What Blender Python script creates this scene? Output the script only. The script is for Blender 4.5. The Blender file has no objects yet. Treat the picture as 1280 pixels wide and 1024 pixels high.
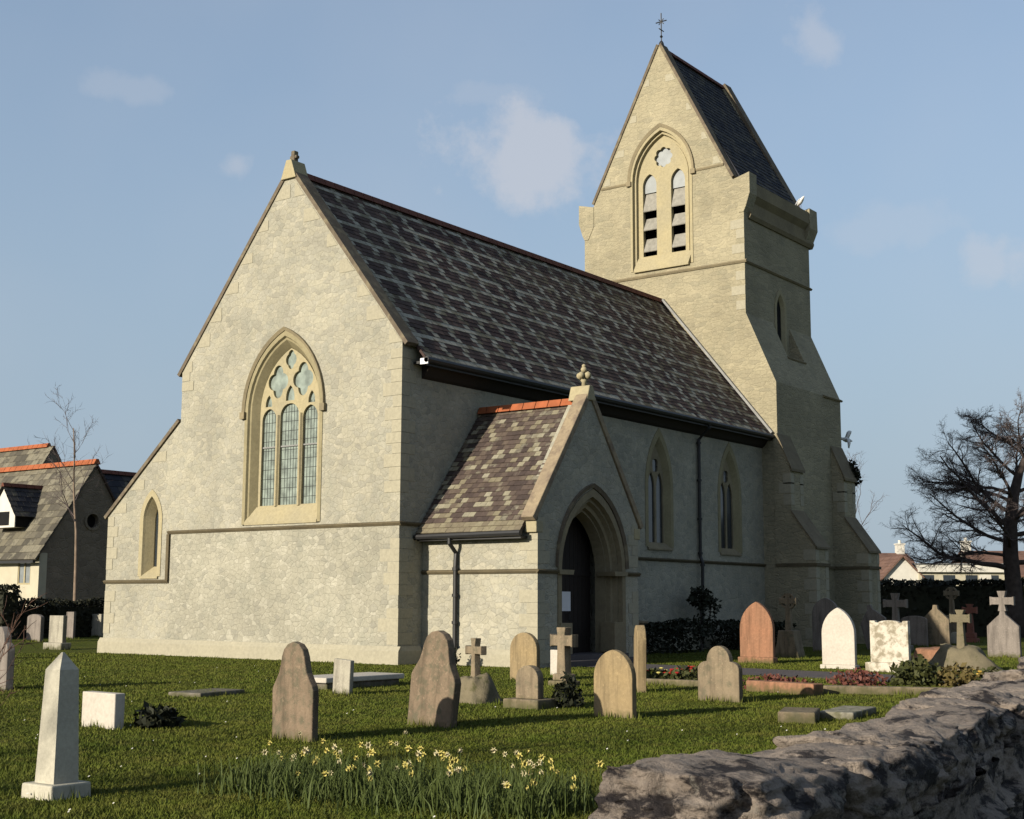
import bpy, bmesh, math, random
import numpy as np
from mathutils import Vector, Matrix, noise, geometry
R = math.radians
sc = bpy.context.scene
col = sc.collection

# ------------------------------------------------------------------ camera
cam = bpy.data.objects.new('camera', bpy.data.cameras.new('camera'))
col.objects.link(cam); sc.camera = cam
cam.data.sensor_fit = 'HORIZONTAL'; cam.data.sensor_width = 36.0
cam.data.lens = 1699.05 / 1280 * 36
cam.data.clip_end = 3000; cam.data.clip_start = 0.05
_r = Vector((0.59672435, -0.80243467, 0.00431846)); _u = Vector((-0.11509209, -0.08025889, 0.99010723)); _f = Vector((0.79414977, 0.59131811, 0.14024632))
cam.matrix_world = Matrix(((_r.x, _u.x, -_f.x, -26.6036), (_r.y, _u.y, -_f.y, -23.4283), (_r.z, _u.z, -_f.z, 1.6), (0, 0, 0, 1)))

# ------------------------------------------------------------------ light
SUN = Vector((-0.93, 0.198, 0.309)).normalized()
wd = bpy.data.worlds.new('World'); sc.world = wd; wd.use_nodes = True
nt = wd.node_tree; bg = nt.nodes['Background']
sky = nt.nodes.new('ShaderNodeTexSky'); sky.sky_type = 'NISHITA'; sky.sun_disc = False
sky.sun_elevation = math.asin(SUN.z); sky.sun_rotation = math.atan2(SUN.x, SUN.y)
sky.air_density = 1.0; sky.dust_density = 1.2; sky.ozone_density = 1.0
bg.inputs[1].default_value = 0.112
sl = bpy.data.lights.new('sun', 'SUN'); sl.energy = 5.0; sl.angle = R(0.6); sl.color = (1.0, 0.91, 0.75)
so = bpy.data.objects.new('sun', sl); col.objects.link(so)
so.rotation_euler = (-SUN).to_track_quat('-Z', 'Y').to_euler(); so.location = SUN * 60
sc.view_settings.view_transform = 'Standard'; sc.view_settings.look = 'None'
sc.view_settings.exposure = 0.75; sc.view_settings.gamma = 1.0; sc.view_settings.use_curve_mapping = False
# soft clouds in the sky dome
def world_clouds():
    N, L = nt.nodes, nt.links
    tc = N.new('ShaderNodeTexCoord')
    def M(op, a, b=None, c=None):
        m = N.new('ShaderNodeMath'); m.operation = op
        for i, v in enumerate((a, b, c)):
            if v is None: continue
            if hasattr(v, 'node'): L.new(v, m.inputs[i])
            else: m.inputs[i].default_value = v
        return m.outputs[0]
    nz = N.new('ShaderNodeTexNoise'); nz.inputs['Scale'].default_value = 16; nz.inputs['Detail'].default_value = 9; nz.inputs['Roughness'].default_value = .6
    L.new(tc.outputs['Generated'], nz.inputs['Vector'])
    total = None
    # direction, angular half-size (rad), strength
    for d, wdt, hgt, s in CLOUDS:
        d = Vector(d).normalized()
        side = d.cross(Vector((0, 0, 1))).normalized(); up = side.cross(d)
        def dot(v):
            n = N.new('ShaderNodeVectorMath'); n.operation = 'DOT_PRODUCT'
            L.new(tc.outputs['Generated'], n.inputs[0]); n.inputs[1].default_value = v
            return n.outputs['Value']
        a = M('DIVIDE', dot(side), wdt); b = M('DIVIDE', dot(up), hgt)
        r = M('SQRT', M('ADD', M('MULTIPLY', a, a), M('MULTIPLY', b, b)))
        r = M('ADD', r, M('MULTIPLY', M('SUBTRACT', nz.outputs['Fac'], 0.5), 3.6))
        k = N.new('ShaderNodeMapRange'); k.interpolation_type = 'SMOOTHSTEP'
        L.new(r, k.inputs[0]); k.inputs[1].default_value = 1.1; k.inputs[2].default_value = 0.2
        k.inputs[3].default_value = 0; k.inputs[4].default_value = s
        front = M('GREATER_THAN', dot(d), 0.0)
        v = M('MULTIPLY', k.outputs[0], front)
        total = v if total is None else M('MAXIMUM', total, v)
    # thin high veil
    nz2 = N.new('ShaderNodeTexNoise'); nz2.inputs['Scale'].default_value = 3.0; nz2.inputs['Detail'].default_value = 4
    L.new(tc.outputs['Generated'], nz2.inputs['Vector'])
    veil = N.new('ShaderNodeMapRange'); L.new(nz2.outputs['Fac'], veil.inputs[0])
    veil.inputs[1].default_value = 0.42; veil.inputs[2].default_value = 0.8; veil.inputs[3].default_value = 0.0; veil.inputs[4].default_value = 0.22
    total = M('MAXIMUM', total, veil.outputs[0])
    mx = N.new('ShaderNodeMix'); mx.data_type = 'RGBA'
    # even thin veil over the whole dome, thicker towards the horizon
    el = N.new('ShaderNodeSeparateXYZ'); L.new(tc.outputs['Generated'], el.inputs[0])
    hz = N.new('ShaderNodeMapRange'); hz.interpolation_type = 'SMOOTHSTEP'; L.new(el.outputs[2], hz.inputs[0])
    hz.inputs[1].default_value = 0.42; hz.inputs[2].default_value = 0.03; hz.inputs[3].default_value = 0.5; hz.inputs[4].default_value = 0.93
    vcol = N.new('ShaderNodeMix'); vcol.data_type = 'RGBA'; L.new(hz.outputs[0], vcol.inputs[0])
    vcol.inputs[6].default_value = (1.48, 1.93, 2.78, 1); vcol.inputs[7].default_value = (1.85, 2.35, 2.85, 1)
    m0 = N.new('ShaderNodeMix'); m0.data_type = 'RGBA'; L.new(hz.outputs[0], m0.inputs[0]); L.new(sky.outputs[0], m0.inputs[6]); L.new(vcol.outputs[2], m0.inputs[7])
    L.new(total, mx.inputs[0]); L.new(m0.outputs[2], mx.inputs[6]); mx.inputs[7].default_value = CLOUD_COL
    L.new(mx.outputs[2], bg.inputs[0])
def cray(px, py):
    return _f + _r * ((px - 640) / 1699.05) + _u * ((512 - py) / 1699.05)
CLOUD_COL = (3.25, 3.3, 3.55, 1)
CLOUDS = [(cray(655, 195), .075, .042, .62), (cray(1015, 55), .026, .03, .38), (cray(1245, 330), .03, .022, .38), (cray(298, 206), .018, .012, .34), (cray(620, 120), .04, .012, .2), (cray(170, 110), .03, .012, .2), (cray(1110, 280), .05, .02, .18)]
world_clouds()

# ------------------------------------------------------------------ materials
class NB:
    """small node builder"""
    def __init__(s, name, rough=0.9, spec=0.2):
        s.m = bpy.data.materials.new(name); s.m.use_nodes = True; s.t = s.m.node_tree
        s.b = s.t.nodes['Principled BSDF']; s.b.inputs['Roughness'].default_value = rough
        s.b.inputs['Specular IOR Level'].default_value = spec
        s.tc = s.t.nodes.new('ShaderNodeTexCoord')
    def n(s, t, **k):
        x = s.t.nodes.new(t)
        for a, v in k.items(): setattr(x, a, v)
        return x
    def put(s, sock, v):
        if hasattr(v, 'node'): s.t.links.new(v, sock)
        else: sock.default_value = v
    def math(s, op, a, b=0.0):
        x = s.n('ShaderNodeMath', operation=op); s.put(x.inputs[0], a); s.put(x.inputs[1], b); return x.outputs[0]
    def vec(s, scale=(1, 1, 1), src='Object', warp=0, wscale=3):
        v = s.tc.outputs[src]
        if warp:
            nz = s.n('ShaderNodeTexNoise'); nz.inputs['Scale'].default_value = wscale; s.put(nz.inputs['Vector'], v)
            vm = s.n('ShaderNodeVectorMath', operation='MULTIPLY_ADD'); s.put(vm.inputs[0], nz.outputs['Color']); vm.inputs[1].default_value = (warp,) * 3; s.put(vm.inputs[2], v); v = vm.outputs[0]
        mp = s.n('ShaderNodeMapping'); mp.inputs['Scale'].default_value = scale; s.put(mp.inputs['Vector'], v)
        return mp.outputs[0]
    def noise(s, scale, v=None, detail=4, rough=.55):
        x = s.n('ShaderNodeTexNoise'); x.inputs['Scale'].default_value = scale; x.inputs['Detail'].default_value = detail; x.inputs['Roughness'].default_value = rough
        s.put(x.inputs['Vector'], v if v is not None else s.tc.outputs['Object']); return x.outputs['Fac']
    def ramp(s, f, stops, const=False):
        x = s.n('ShaderNodeValToRGB'); e = x.color_ramp.elements
        if const: x.color_ramp.interpolation = 'CONSTANT'
        while len(e) < len(stops): e.new(0.5)
        for i, (p, c) in enumerate(stops):
            e[i].position = p; e[i].color = (c, c, c, 1) if isinstance(c, (int, float)) else (*c, 1)
        s.put(x.inputs[0], f); return x.outputs[0]
    def mix(s, f, a, b, mode='MIX'):
        x = s.n('ShaderNodeMix', data_type='RGBA', blend_type=mode)
        s.put(x.inputs[0], f); s.put(x.inputs[6], a if hasattr(a, 'node') else (*a, 1)); s.put(x.inputs[7], b if hasattr(b, 'node') else (*b, 1)); return x.outputs[2]
    def bump(s, h, strength=.5, dist=.02):
        x = s.n('ShaderNodeBump'); x.inputs['Strength'].default_value = strength; x.inputs['Distance'].default_value = dist
        s.put(x.inputs['Height'], h); s.t.links.new(x.outputs[0], s.b.inputs['Normal'])
    def col(s, c): s.put(s.b.inputs['Base Color'], c if hasattr(c, 'node') else (*c, 1)); return s

def m_rubble(name, base, cell, mortar, size=.3, bump=.7, vary=.5, zs=1.45, xs=1, joint=.15, patch=.5):
    """irregular coursed rubble with pale mortar"""
    b = NB(name, .95, .1)
    v = b.vec((xs / size, xs / size, zs / size), warp=.16, wscale=3.5)
    vo = b.n('ShaderNodeTexVoronoi'); vo.inputs['Scale'].default_value = 1; vo.inputs['Randomness'].default_value = .9; b.put(vo.inputs['Vector'], v)
    ve = b.n('ShaderNodeTexVoronoi', feature='DISTANCE_TO_EDGE'); ve.inputs['Scale'].default_value = 1; ve.inputs['Randomness'].default_value = .9; b.put(ve.inputs['Vector'], v)
    sx = b.n('ShaderNodeSeparateColor'); b.put(sx.inputs[0], vo.outputs['Color'])
    c = b.ramp(sx.outputs[0], [(0, cell[0]), (.3, base), (.7, cell[1]), (1, cell[2])])
    c = b.mix(1 - vary, c, base)
    e = b.ramp(ve.outputs['Distance'], [(0, 0), (.09, 1)])
    c = b.mix(b.math('MULTIPLY', b.math('SUBTRACT', 1, e), joint), c, mortar)
    st = b.ramp(b.noise(.5, detail=7, rough=.65), [(.32, .80), (.66, 1.1)])
    c = b.mix(.9, c, st, 'MULTIPLY')
    c = b.mix(b.math('MULTIPLY', b.ramp(b.noise(1.3, detail=6, rough=.7), [(.5, 0), (.68, 1)]), patch), c, tuple(x * k for x, k in zip(base, (.74, .78, .80))))
    c = b.mix(b.math('MULTIPLY', b.ramp(b.noise(4.5, detail=5, rough=.7), [(.58, 0), (.7, 1)]), .5), c, tuple(min(1, x * k) for x, k in zip(base, (1.28, 1.28, 1.34))))
    f = b.ramp(b.noise(14, detail=6, rough=.75), [(.25, .68), (.75, 1.25)]); c = b.mix(.75, c, f, 'MULTIPLY')
    b.col(c)
    h = b.math('ADD', e, b.math('MULTIPLY', b.noise(9, detail=5), .8)); b.bump(h, bump, .02)
    return b.m
def m_stone(name, c1, c2, bump=.35, scale=1.2, stain=None, sf=.5, worn=False):
    b = NB(name, .92, .12)
    c = b.mix(b.ramp(b.noise(scale, detail=5), [(.3, 0), (.7, 1)]), c1, c2)
    c = b.mix(.7, c, b.ramp(b.noise(scale * 9, detail=6, rough=.7), [(.25, .72), (.75, 1.18)]), 'MULTIPLY')
    if stain:
        m = b.ramp(b.noise(scale * 2.3, detail=7, rough=.65), [(sf, 0), (sf + .12, 1)]); c = b.mix(b.math('MULTIPLY', m, .85), c, stain)
    if worn:
        k = b.ramp(b.noise(1, b.vec((9, 9, .9)), detail=5, rough=.6), [(.45, 0), (.68, .75)])
        c = b.mix(k, c, tuple(x * .5 for x in c2))
        vo = b.n('ShaderNodeTexVoronoi'); vo.inputs['Scale'].default_value = 19; b.put(vo.inputs['Vector'], b.vec(warp=.14, wscale=14))
        sx = b.n('ShaderNodeSeparateColor'); b.put(sx.inputs[0], vo.outputs['Color'])
        sp = b.math('MULTIPLY', b.math('LESS_THAN', vo.outputs['Distance'], .3), b.math('GREATER_THAN', sx.outputs[0], .7))
        c = b.mix(b.math('MULTIPLY', sp, .33), c, tuple(min(1, x * 1.45) for x in c1))
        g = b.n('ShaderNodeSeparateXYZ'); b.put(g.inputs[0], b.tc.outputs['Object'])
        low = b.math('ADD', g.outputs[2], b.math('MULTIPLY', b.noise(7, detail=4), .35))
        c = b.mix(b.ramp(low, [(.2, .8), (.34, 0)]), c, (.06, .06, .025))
    b.col(c); b.bump(b.noise(scale * 16, detail=5, rough=.7), bump, .015); return b.m
def m_slate(name, stops, lich, lf, seam=.0):
    """each slate has its own tone (UV 'tile'), lichen in patches"""
    b = NB(name, .85, .12)
    uv = b.n('ShaderNodeUVMap'); uv.uv_map = 'tile'
    sx = b.n('ShaderNodeSeparateXYZ'); b.put(sx.inputs[0], uv.outputs[0])
    c = b.ramp(sx.outputs[0], stops)
    big = b.noise(.35, detail=4); c = b.mix(b.ramp(big, [(.35, 0), (.65, .2)]), c, stops[len(stops) // 2][1])
    m = b.ramp(b.math('ADD', b.noise(2.6, detail=6, rough=.7), b.math('MULTIPLY', b.math('SUBTRACT', sx.outputs[1], .5), .5)), [(lf, 0), (lf + .14, 1)])
    c = b.mix(b.math('MULTIPLY', m, .8), c, lich)
    c = b.mix(.6, c, b.ramp(b.noise(14, detail=4), [(.3, .7), (.7, 1.2)]), 'MULTIPLY')
    b.col(c); b.bump(b.noise(30, detail=3), .3, .01); return b.m
def m_flat(name, c, rough=.6, spec=.3, var=.25, scale=6):
    b = NB(name, rough, spec)
    b.col(b.mix(var, c, b.ramp(b.noise(scale), [(.3, .5), (.7, 1.4)]), 'MULTIPLY')); return b.m

LIME = (.265, .252, .205)
M = dict(
    rubble=m_rubble('limestone_rubble', LIME, ((.215, .204, .165), (.275, .257, .198), (.315, .293, .23)), (.26, .244, .19), size=.22, vary=.8, bump=.5, joint=.25),
    rubble_rough=m_rubble('rough_limestone_rubble', (.26, .246, .195), ((.215, .206, .17), (.27, .255, .203), (.33, .313, .255)), (.25, .236, .188), size=.21, vary=.8, bump=.55, joint=.2),
    tower=m_rubble('tower_rubble', (.255, .226, .155), ((.21, .19, .135), (.26, .232, .158), (.30, .265, .18)), (.235, .21, .148), size=.3, vary=.7, bump=.6, zs=2.0, xs=.7),
    cream=m_stone('cream_dressed_stone', (.30, .257, .155), (.255, .225, .15)),
    frame=m_stone('olive_frame_stone', (.235, .205, .125), (.19, .165, .10)),
    quoin=m_stone('quoin_stone', (.285, .262, .195), (.26, .24, .182)),
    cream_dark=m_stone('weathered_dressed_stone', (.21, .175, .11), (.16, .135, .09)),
    coping=m_stone('weathered_coping_stone', (.125, .10, .075), (.085, .07, .05), stain=(.16, .135, .09)),
    porch_coping=m_stone('porch_coping_stone', (.25, .20, .13), (.19, .15, .105), stain=(.13, .10, .075)),
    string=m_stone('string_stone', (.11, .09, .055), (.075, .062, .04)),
    weather=m_stone('dark_mossy_weathering', (.165, .138, .092), (.115, .095, .066), .5, 2.5),
    slate=m_slate('nave_slate', [(0, (.028, .018, .018)), (.3, (.055, .036, .033)), (.55, (.09, .058, .048)), (.72, (.11, .092, .07)), (.85, (.23, .215, .175)), (1, (.31, .295, .245))], (.115, .10, .065), .56),
    tslate=m_slate('tower_slate', [(0, (.02, .022, .03)), (.5, (.035, .036, .042)), (1, (.06, .055, .05))], (.12, .11, .08), .68),
    pslate=m_slate('porch_slate', [(0, (.04, .03, .028)), (.4, (.065, .048, .042)), (.72, (.09, .07, .055)), (.86, (.17, .15, .10)), (1, (.235, .218, .165))], (.175, .162, .12), .66),
    hslate=m_slate('hall_slate', [(0, (.055, .05, .04)), (.5, (.08, .072, .057)), (1, (.14, .125, .09))], (.17, .155, .115), .55),
    red=m_flat('red_ridge_tile', (.25, .075, .03), .85, .2, .5, 3),
    dred=m_flat('dull_red_ridge_tile', (.10, .038, .026), .85, .2, .5, 3),
    black=m_flat('black_cast_iron', (.012, .012, .013), .5, .4),
    glass=m_flat('leaded_glass', (.165, .195, .17), .3, .6, .8, 4),  # reflected bright sky is put into this pale base colour
    dglass=m_flat('dark_glass', (.02, .025, .03), .15, .6),
    pglass=m_flat('pale_glass', (.15, .165, .17), .4, .4, .4, 3),
    louvre=m_flat('pale_slate_louvre', (.2, .19, .165), .8, .2, .4, 6),
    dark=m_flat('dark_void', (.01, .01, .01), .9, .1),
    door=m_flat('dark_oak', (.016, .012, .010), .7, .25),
    paper=m_flat('paper', (.6, .6, .62), .7, .2, .1),
    lead=m_flat('lead_sheet', (.17, .17, .165), .6, .3, .4),
    white=m_flat('white_marble', (.5, .48, .43), .7, .3, .15),
    plaster=m_flat('white_render', (.46, .44, .39), .8, .2, .15, 2),
    hplaster=m_flat('cream_render', (.36, .33, .25), .8, .2, .15, 2),
    pantile=m_flat('pink_brown_tile', (.13, .075, .055), .85, .2, .5, 1.5),
    rust=m_flat('reddish_twig', (.09, .05, .035), .85, .2),
    bark=m_flat('dark_bark', (.05, .04, .037), .95, .1, .6, 5),
    twig=m_flat('grey_brown_twig', (.085, .068, .066), .95, .1, .4, 3),
    birch=m_flat('birch_bark', (.16, .12, .09), .9, .1, .5, 4),
    gull=m_flat('white_feather', (.6, .59, .57), .8, .2, .1), gullg=m_flat('grey_feather', (.35, .36, .38), .8, .2, .1),
)
# hall wall in dull brown stone
M['hallstone'] = m_rubble('brown_hall_stone', (.17, .14, .105), ((.13, .108, .085), (.18, .15, .115), (.22, .18, .14)), (.18, .155, .12), size=.4)

# ------------------------------------------------------------------ mesh builder
class MB:
    def __init__(s): s.v = []; s.f = []; s.t = []; s.p = []
    def add(s, vs, fs, tile=None):
        o = len(s.v); s.p.append((o, len(s.f))); s.v += [tuple(x) for x in vs]
        for f in fs: s.f.append(tuple(i + o for i in f)); s.t.append(tile or (0.5, 0.5))
    def box(s, x0, x1, y0, y1, z0, z1, mat=None):
        vs = [Vector((x, y, z)) for x in (x0, x1) for y in (y0, y1) for z in (z0, z1)]
        if mat: vs = [mat @ v for v in vs]
        s.add(vs, [(0, 1, 3, 2), (4, 6, 7, 5), (0, 4, 5, 1), (2, 3, 7, 6), (0, 2, 6, 4), (1, 5, 7, 3)]); return s
    def prism(s, poly, fm, d0, d1):
        n = len(poly); vs = [fm(u, z, d0) for u, z in poly] + [fm(u, z, d1) for u, z in poly]
        s.add(vs, [tuple(range(n)), tuple(range(2 * n - 1, n - 1, -1))] + [(i, i + n, (i + 1) % n + n, (i + 1) % n) for i in range(n)]); return s
    def plate(s, outer, holes, fm, d0, d1):
        loops = [outer] + holes
        tri = geometry.tessellate_polygon([[Vector((u, z, 0)) for u, z in lp] for lp in loops])
        fl = [p for lp in loops for p in lp]; n = len(fl)
        vs = [fm(u, z, d0) for u, z in fl] + [fm(u, z, d1) for u, z in fl]
        fs = [tuple(t) for t in tri] + [tuple(i + n for i in reversed(t)) for t in tri]
        o = 0
        for lp in loops:
            k = len(lp)
            fs += [(o + i, o + (i + 1) % k, o + (i + 1) % k + n, o + i + n) for i in range(k)]; o += k
        s.add(vs, fs); return s
    def loft(s, loops, fm, closed=False):
        n = len(loops[0][0])
        vs = [fm(u, z, d) for lp, d in loops for u, z in lp]; fs = []
        for a in range(len(loops) - 1):
            for i in range(n if closed else n - 1):
                j = (i + 1) % n; fs.append((a * n + i, a * n + j, (a + 1) * n + j, (a + 1) * n + i))
        s.add(vs, fs); return s
    def tube(s, pts, rad, n=6, cap=True):
        pts = [Vector(p) for p in pts]
        if isinstance(rad, (int, float)): rad = [rad] * len(pts)
        vs = []; fs = []
        for i, p in enumerate(pts):
            t = (pts[min(i + 1, len(pts) - 1)] - pts[max(i - 1, 0)])
            t = t.normalized() if t.length > 1e-9 else Vector((0, 0, 1))
            a = t.cross(Vector((0, 0, 1)) if abs(t.z) < .9 else Vector((1, 0, 0))).normalized(); b = t.cross(a)
            vs += [p + (a * math.cos(k * 2 * math.pi / n) + b * math.sin(k * 2 * math.pi / n)) * rad[i] for k in range(n)]
        for i in range(len(pts) - 1):
            fs += [(i * n + k, i * n + (k + 1) % n, (i + 1) * n + (k + 1) % n, (i + 1) * n + k) for k in range(n)]
        if cap and n > 2: fs += [tuple(range(n - 1, -1, -1)), tuple((len(pts) - 1) * n + k for k in range(n))]
        s.add(vs, fs); return s
    def lathe(s, prof, c, n=12):
        c = Vector(c); vs = [c + Vector((r * math.cos(k * 2 * math.pi / n), r * math.sin(k * 2 * math.pi / n), z)) for r, z in prof for k in range(n)]
        fs = [(i * n + k, i * n + (k + 1) % n, (i + 1) * n + (k + 1) % n, (i + 1) * n + k) for i in range(len(prof) - 1) for k in range(n)]
        s.add(vs, fs + [tuple(range(n - 1, -1, -1)), tuple((len(prof) - 1) * n + k for k in range(n))]); return s
    def slates(s, p00, p10, p01, p11, w, h, seed=0, lift=.02, net=False, pale_rows=0):
        """rows of slates on the quad p00-p10 (eaves) p01-p11 (ridge)"""
        rng = random.Random(seed); p00, p10, p01, p11 = map(Vector, (p00, p10, p01, p11))
        nrm = (p10 - p00).cross(p01 - p00).normalized()
        if nrm.z < 0: nrm = -nrm
        rows = max(1, round(((p01 - p00).length + (p11 - p10).length) / 2 / h))
        P = lambda a, b: (p00 * (1 - a) + p10 * a) * (1 - b) + (p01 * (1 - a) + p11 * a) * b
        for r in range(rows):
            b0, b1 = r / rows, (r + 1) / rows
            n = max(1, round((P(1, b0) - P(0, b0)).length / w)); off = .5 if r % 2 else 0
            for k in range(-1, n + 1):
                a0 = min(1, max(0, (k + off) / n)); a1 = min(1, max(0, (k + 1 + off) / n))
                if a1 - a0 < 1e-6: continue
                l = lift + rng.random() * lift * .7; up = nrm * l; e = nrm * lift * .25
                A, B, Cc, D = P(a0, b0) + up, P(a1, b0) + up, P(a1, b1) + e, P(a0, b1) + e
                g = (B - A) * .015
                tl = (rng.random(), rng.random())
                if net:
                    pl = (r % 4 == 0 or int(k + off + 40) % 4 == 0)
                    if rng.random() < .95 - .4 * a0: tl = ((.84 + .16 * tl[0], .5 + .4 * tl[1]) if pl else (.46 * tl[0], .4 * tl[1]))
                    else: tl = (.1 + .75 * tl[0], min(1, tl[1] + .1))
                if r < pale_rows: tl = (.78 + .1 * tl[0], .3)
                s.add([A + g, B - g, Cc - g, D + g, P(a0, b0) + g, P(a1, b0) - g], [(0, 1, 2, 3), (4, 5, 1, 0)], tl)
        return s
    def build(s, name, mat, parent=None, smooth=False, loc=None, recalc=True):
        me = bpy.data.meshes.new(name); me.from_pydata(s.v, [], s.f)
        uv = me.uv_layers.new(name='tile')
        ls = np.repeat(np.array(s.t, dtype=np.float32), [len(f) for f in s.f], axis=0)
        uv.data.foreach_set('uv', ls.ravel())
        if recalc:
            bm = bmesh.new(); bm.from_mesh(me); bmesh.ops.recalc_face_normals(bm, faces=bm.faces); bm.to_mesh(me); bm.free()
        if smooth: me.polygons.foreach_set('use_smooth', [True] * len(me.polygons))
        me.materials.append(mat); me.update()
        o = bpy.data.objects.new(name, me); col.objects.link(o)
        if parent: o.parent = parent
        if loc is not None: o.location = loc
        return o
def each(mb, name, mat, parent, bev=0):
    """every primitive of mb becomes a part of its own"""
    ends = mb.p[1:] + [(len(mb.v), len(mb.f))]
    for (v0, f0), (v1, f1) in zip(mb.p, ends):
        m = MB(); m.add(mb.v[v0:v1], [tuple(i - v0 for i in f) for f in mb.f[f0:f1]]); o = m.build(name, mat, parent)
        if bev: bevel(o, bev)
def bevel(o, w=.015, seg=2):
    m = o.modifiers.new('bevel', 'BEVEL'); m.width = w; m.segments = seg; m.limit_method = 'ANGLE'; m.angle_limit = R(40); return o
def tag(o, label=None, cat=None, group=None, kind=None):
    if label and not kind: kind = 'thing'
    for k, v in (('label', label), ('category', cat), ('group', group), ('kind', kind)):
        if v: o[k] = v
    return o
def thing(name, label, cat, loc=(0, 0, 0), group=None, rz=0):
    o = bpy.data.objects.new(name, None); col.objects.link(o); o.location = loc; o.rotation_euler = (0, 0, rz); o.empty_display_size = .2
    return tag(o, label, cat, group)

def arch(c, w, z0, zs, rise, n=9):
    """pointed two-centred arch outline, left foot to right foot"""
    Rr = (rise * rise + w * w) / (2 * w); p = [(c - w, z0)] if z0 < zs else []
    a1 = math.asin(min(1, rise / Rr))
    L_ = [(c - w + Rr - Rr * math.cos(a1 * i / n), zs + Rr * math.sin(a1 * i / n)) for i in range(n + 1)]
    p += L_ + [(2 * c - u, z) for u, z in reversed(L_[:-1])]
    if z0 < zs: p.append((c + w, z0))
    return p
def circ(c, z, r, n=16, ph=0): return [(c + r * math.cos(ph + i * 2 * math.pi / n), z + r * math.sin(ph + i * 2 * math.pi / n)) for i in range(n)]
def foil(c, z, R0, lobes=4, ph=0, deep=.34, n=40, sx=1, sz=1):
    return [(c + sx * R0 * (1 - deep * (.5 - .5 * abs(math.cos(lobes / 2 * (a - ph)))) * 2 * .62) * math.cos(a), z + sz * R0 * (1 - deep * (.5 - .5 * abs(math.cos(lobes / 2 * (a - ph)))) * 2 * .62) * math.sin(a)) for a in [i * 2 * math.pi / n for i in range(n)]]
west = lambda X0: (lambda u, z, d: Vector((X0 + d, u, z)))
south = lambda Y0: (lambda u, z, d: Vector((u, Y0 + d, z)))
def shrink(lp, k):
    cu = sum(p[0] for p in lp) / len(lp); cz = sum(p[1] for p in lp) / len(lp)
    return [(cu + (u - cu) * k, cz + (z - cz) * k) for u, z in lp]

# ------------------------------------------------------------------ ground, path
def sheet(name, x0, x1, y0, y1, z, mat, nx=1, ny=1, amp=0, poly=None):
    mb = MB()
    if poly: mb.add([(x, y, z) for x, y in poly], [tuple(range(len(poly)))])
    else: mb.add([(x0, y0, z), (x1, y0, z), (x1, y1, z), (x0, y1, z)], [(0, 1, 2, 3)])
    o = mb.build(name, mat, recalc=False); return o
def m_lawn():
    b = NB('lawn', .95, .05)
    c = b.mix(b.ramp(b.noise(.35, detail=6), [(.35, 0), (.65, 1)]), (.046, .062, .007), (.066, .077, .011))
    c = b.mix(b.ramp(b.noise(2.2, detail=6, rough=.7), [(.44, 0), (.72, .8)]), c, (.085, .072, .02))
    c = b.mix(.75, c, b.ramp(b.noise(22, detail=5, rough=.75), [(.25, .45), (.7, 1.3)]), 'MULTIPLY')
    b.col(c); b.bump(b.noise(35, detail=5, rough=.8), .9, .05); return b.m
M['lawn'] = m_lawn()
def m_blade():
    b = NB('grass_blade', .8, .15)
    c = b.mix(b.ramp(b.noise(.35, detail=6), [(.35, 0), (.65, 1)]), (.052, .072, .007), (.078, .090, .011))
    c = b.mix(b.ramp(b.noise(2.2, detail=6, rough=.7), [(.44, 0), (.72, .8)]), c, (.095, .085, .02))
    c = b.mix(b.ramp(b.noise(.9, detail=7, rough=.7), [(.5, 0), (.66, .6)]), c, (.030, .042, .006))
    c = b.mix(.6, c, b.ramp(b.noise(40, detail=2), [(.3, .72), (.7, 1.25)]), 'MULTIPLY')
    b.col(c); return b.m
M['blade'] = m_blade()
tag(sheet('ground', -150, 1500, -400, 900, 0, M['lawn']), kind='structure')
M['gravel'] = m_stone('grey_tarmac_path', (.085, .075, .075), (.065, .057, .057), .4, 2.0)
path = tag(sheet('path', 0, 0, 0, 0, .012, M['gravel'], poly=[(2.3, -3.9), (4.5, -3.9), (4.3, -7), (3.9, -10), (3.4, -13), (2.6, -17.5), (0.2, -17.5), (.7, -13), (1.2, -10), (1.6, -7)]), kind='structure')

# ------------------------------------------------------------------ the church
church = thing('church', 'pale limestone church with slate roofs, south porch and gabled tower', 'church', (0, 0, 0))
W, HK, HR, WA = 8.81, 8.47, 13.93, 12.08
XE = 21.04
# nave wall: west front with window openings, then the south wall
fw = west(0.0)
wc = 4.42   # big window centre
ac = 10.0   # aisle lancet centre
mb = MB()
mb.plate([(0, 0), (WA, 0), (WA, 4.19), (W, 6.92), (W, HK), (W / 2, HR), (0, HK)],
         [arch(wc, 1.53, 3.72, 6.95, 2.22, 10), arch(ac, .46, 2.3, 4.0, .86, 6)], fw, 0, .7)
south_wins = [(13.22, 3.45, 5.75), (18.3, 3.42, 5.75)]
fs_ = south(0.0)
mb.plate([(.7, 0), (XE, 0), (XE, 8.15), (.7, 8.15)], [arch(c, .84, zb, zs - .25, 1.85, 7) for c, zb, zs in south_wins], fs_, 0, .7)
mb.box(.7, XE, W - .6, W, 0, 8.3)             # north clerestory wall
mb.box(.7, XE, WA - .6, WA, 0, 4.0)           # north aisle wall
mb.build('nave_wall', M['rubble'], church)
# rougher band below the string course, a few mm proud
mb = MB()
mb.prism([(0.0, .42), (9.05, .42), (9.05, 3.56), (0.0, 3.56)], fw, -.012, 0.0)
mb.build('lower_rubble_facing', M['rubble_rough'], church)
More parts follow.
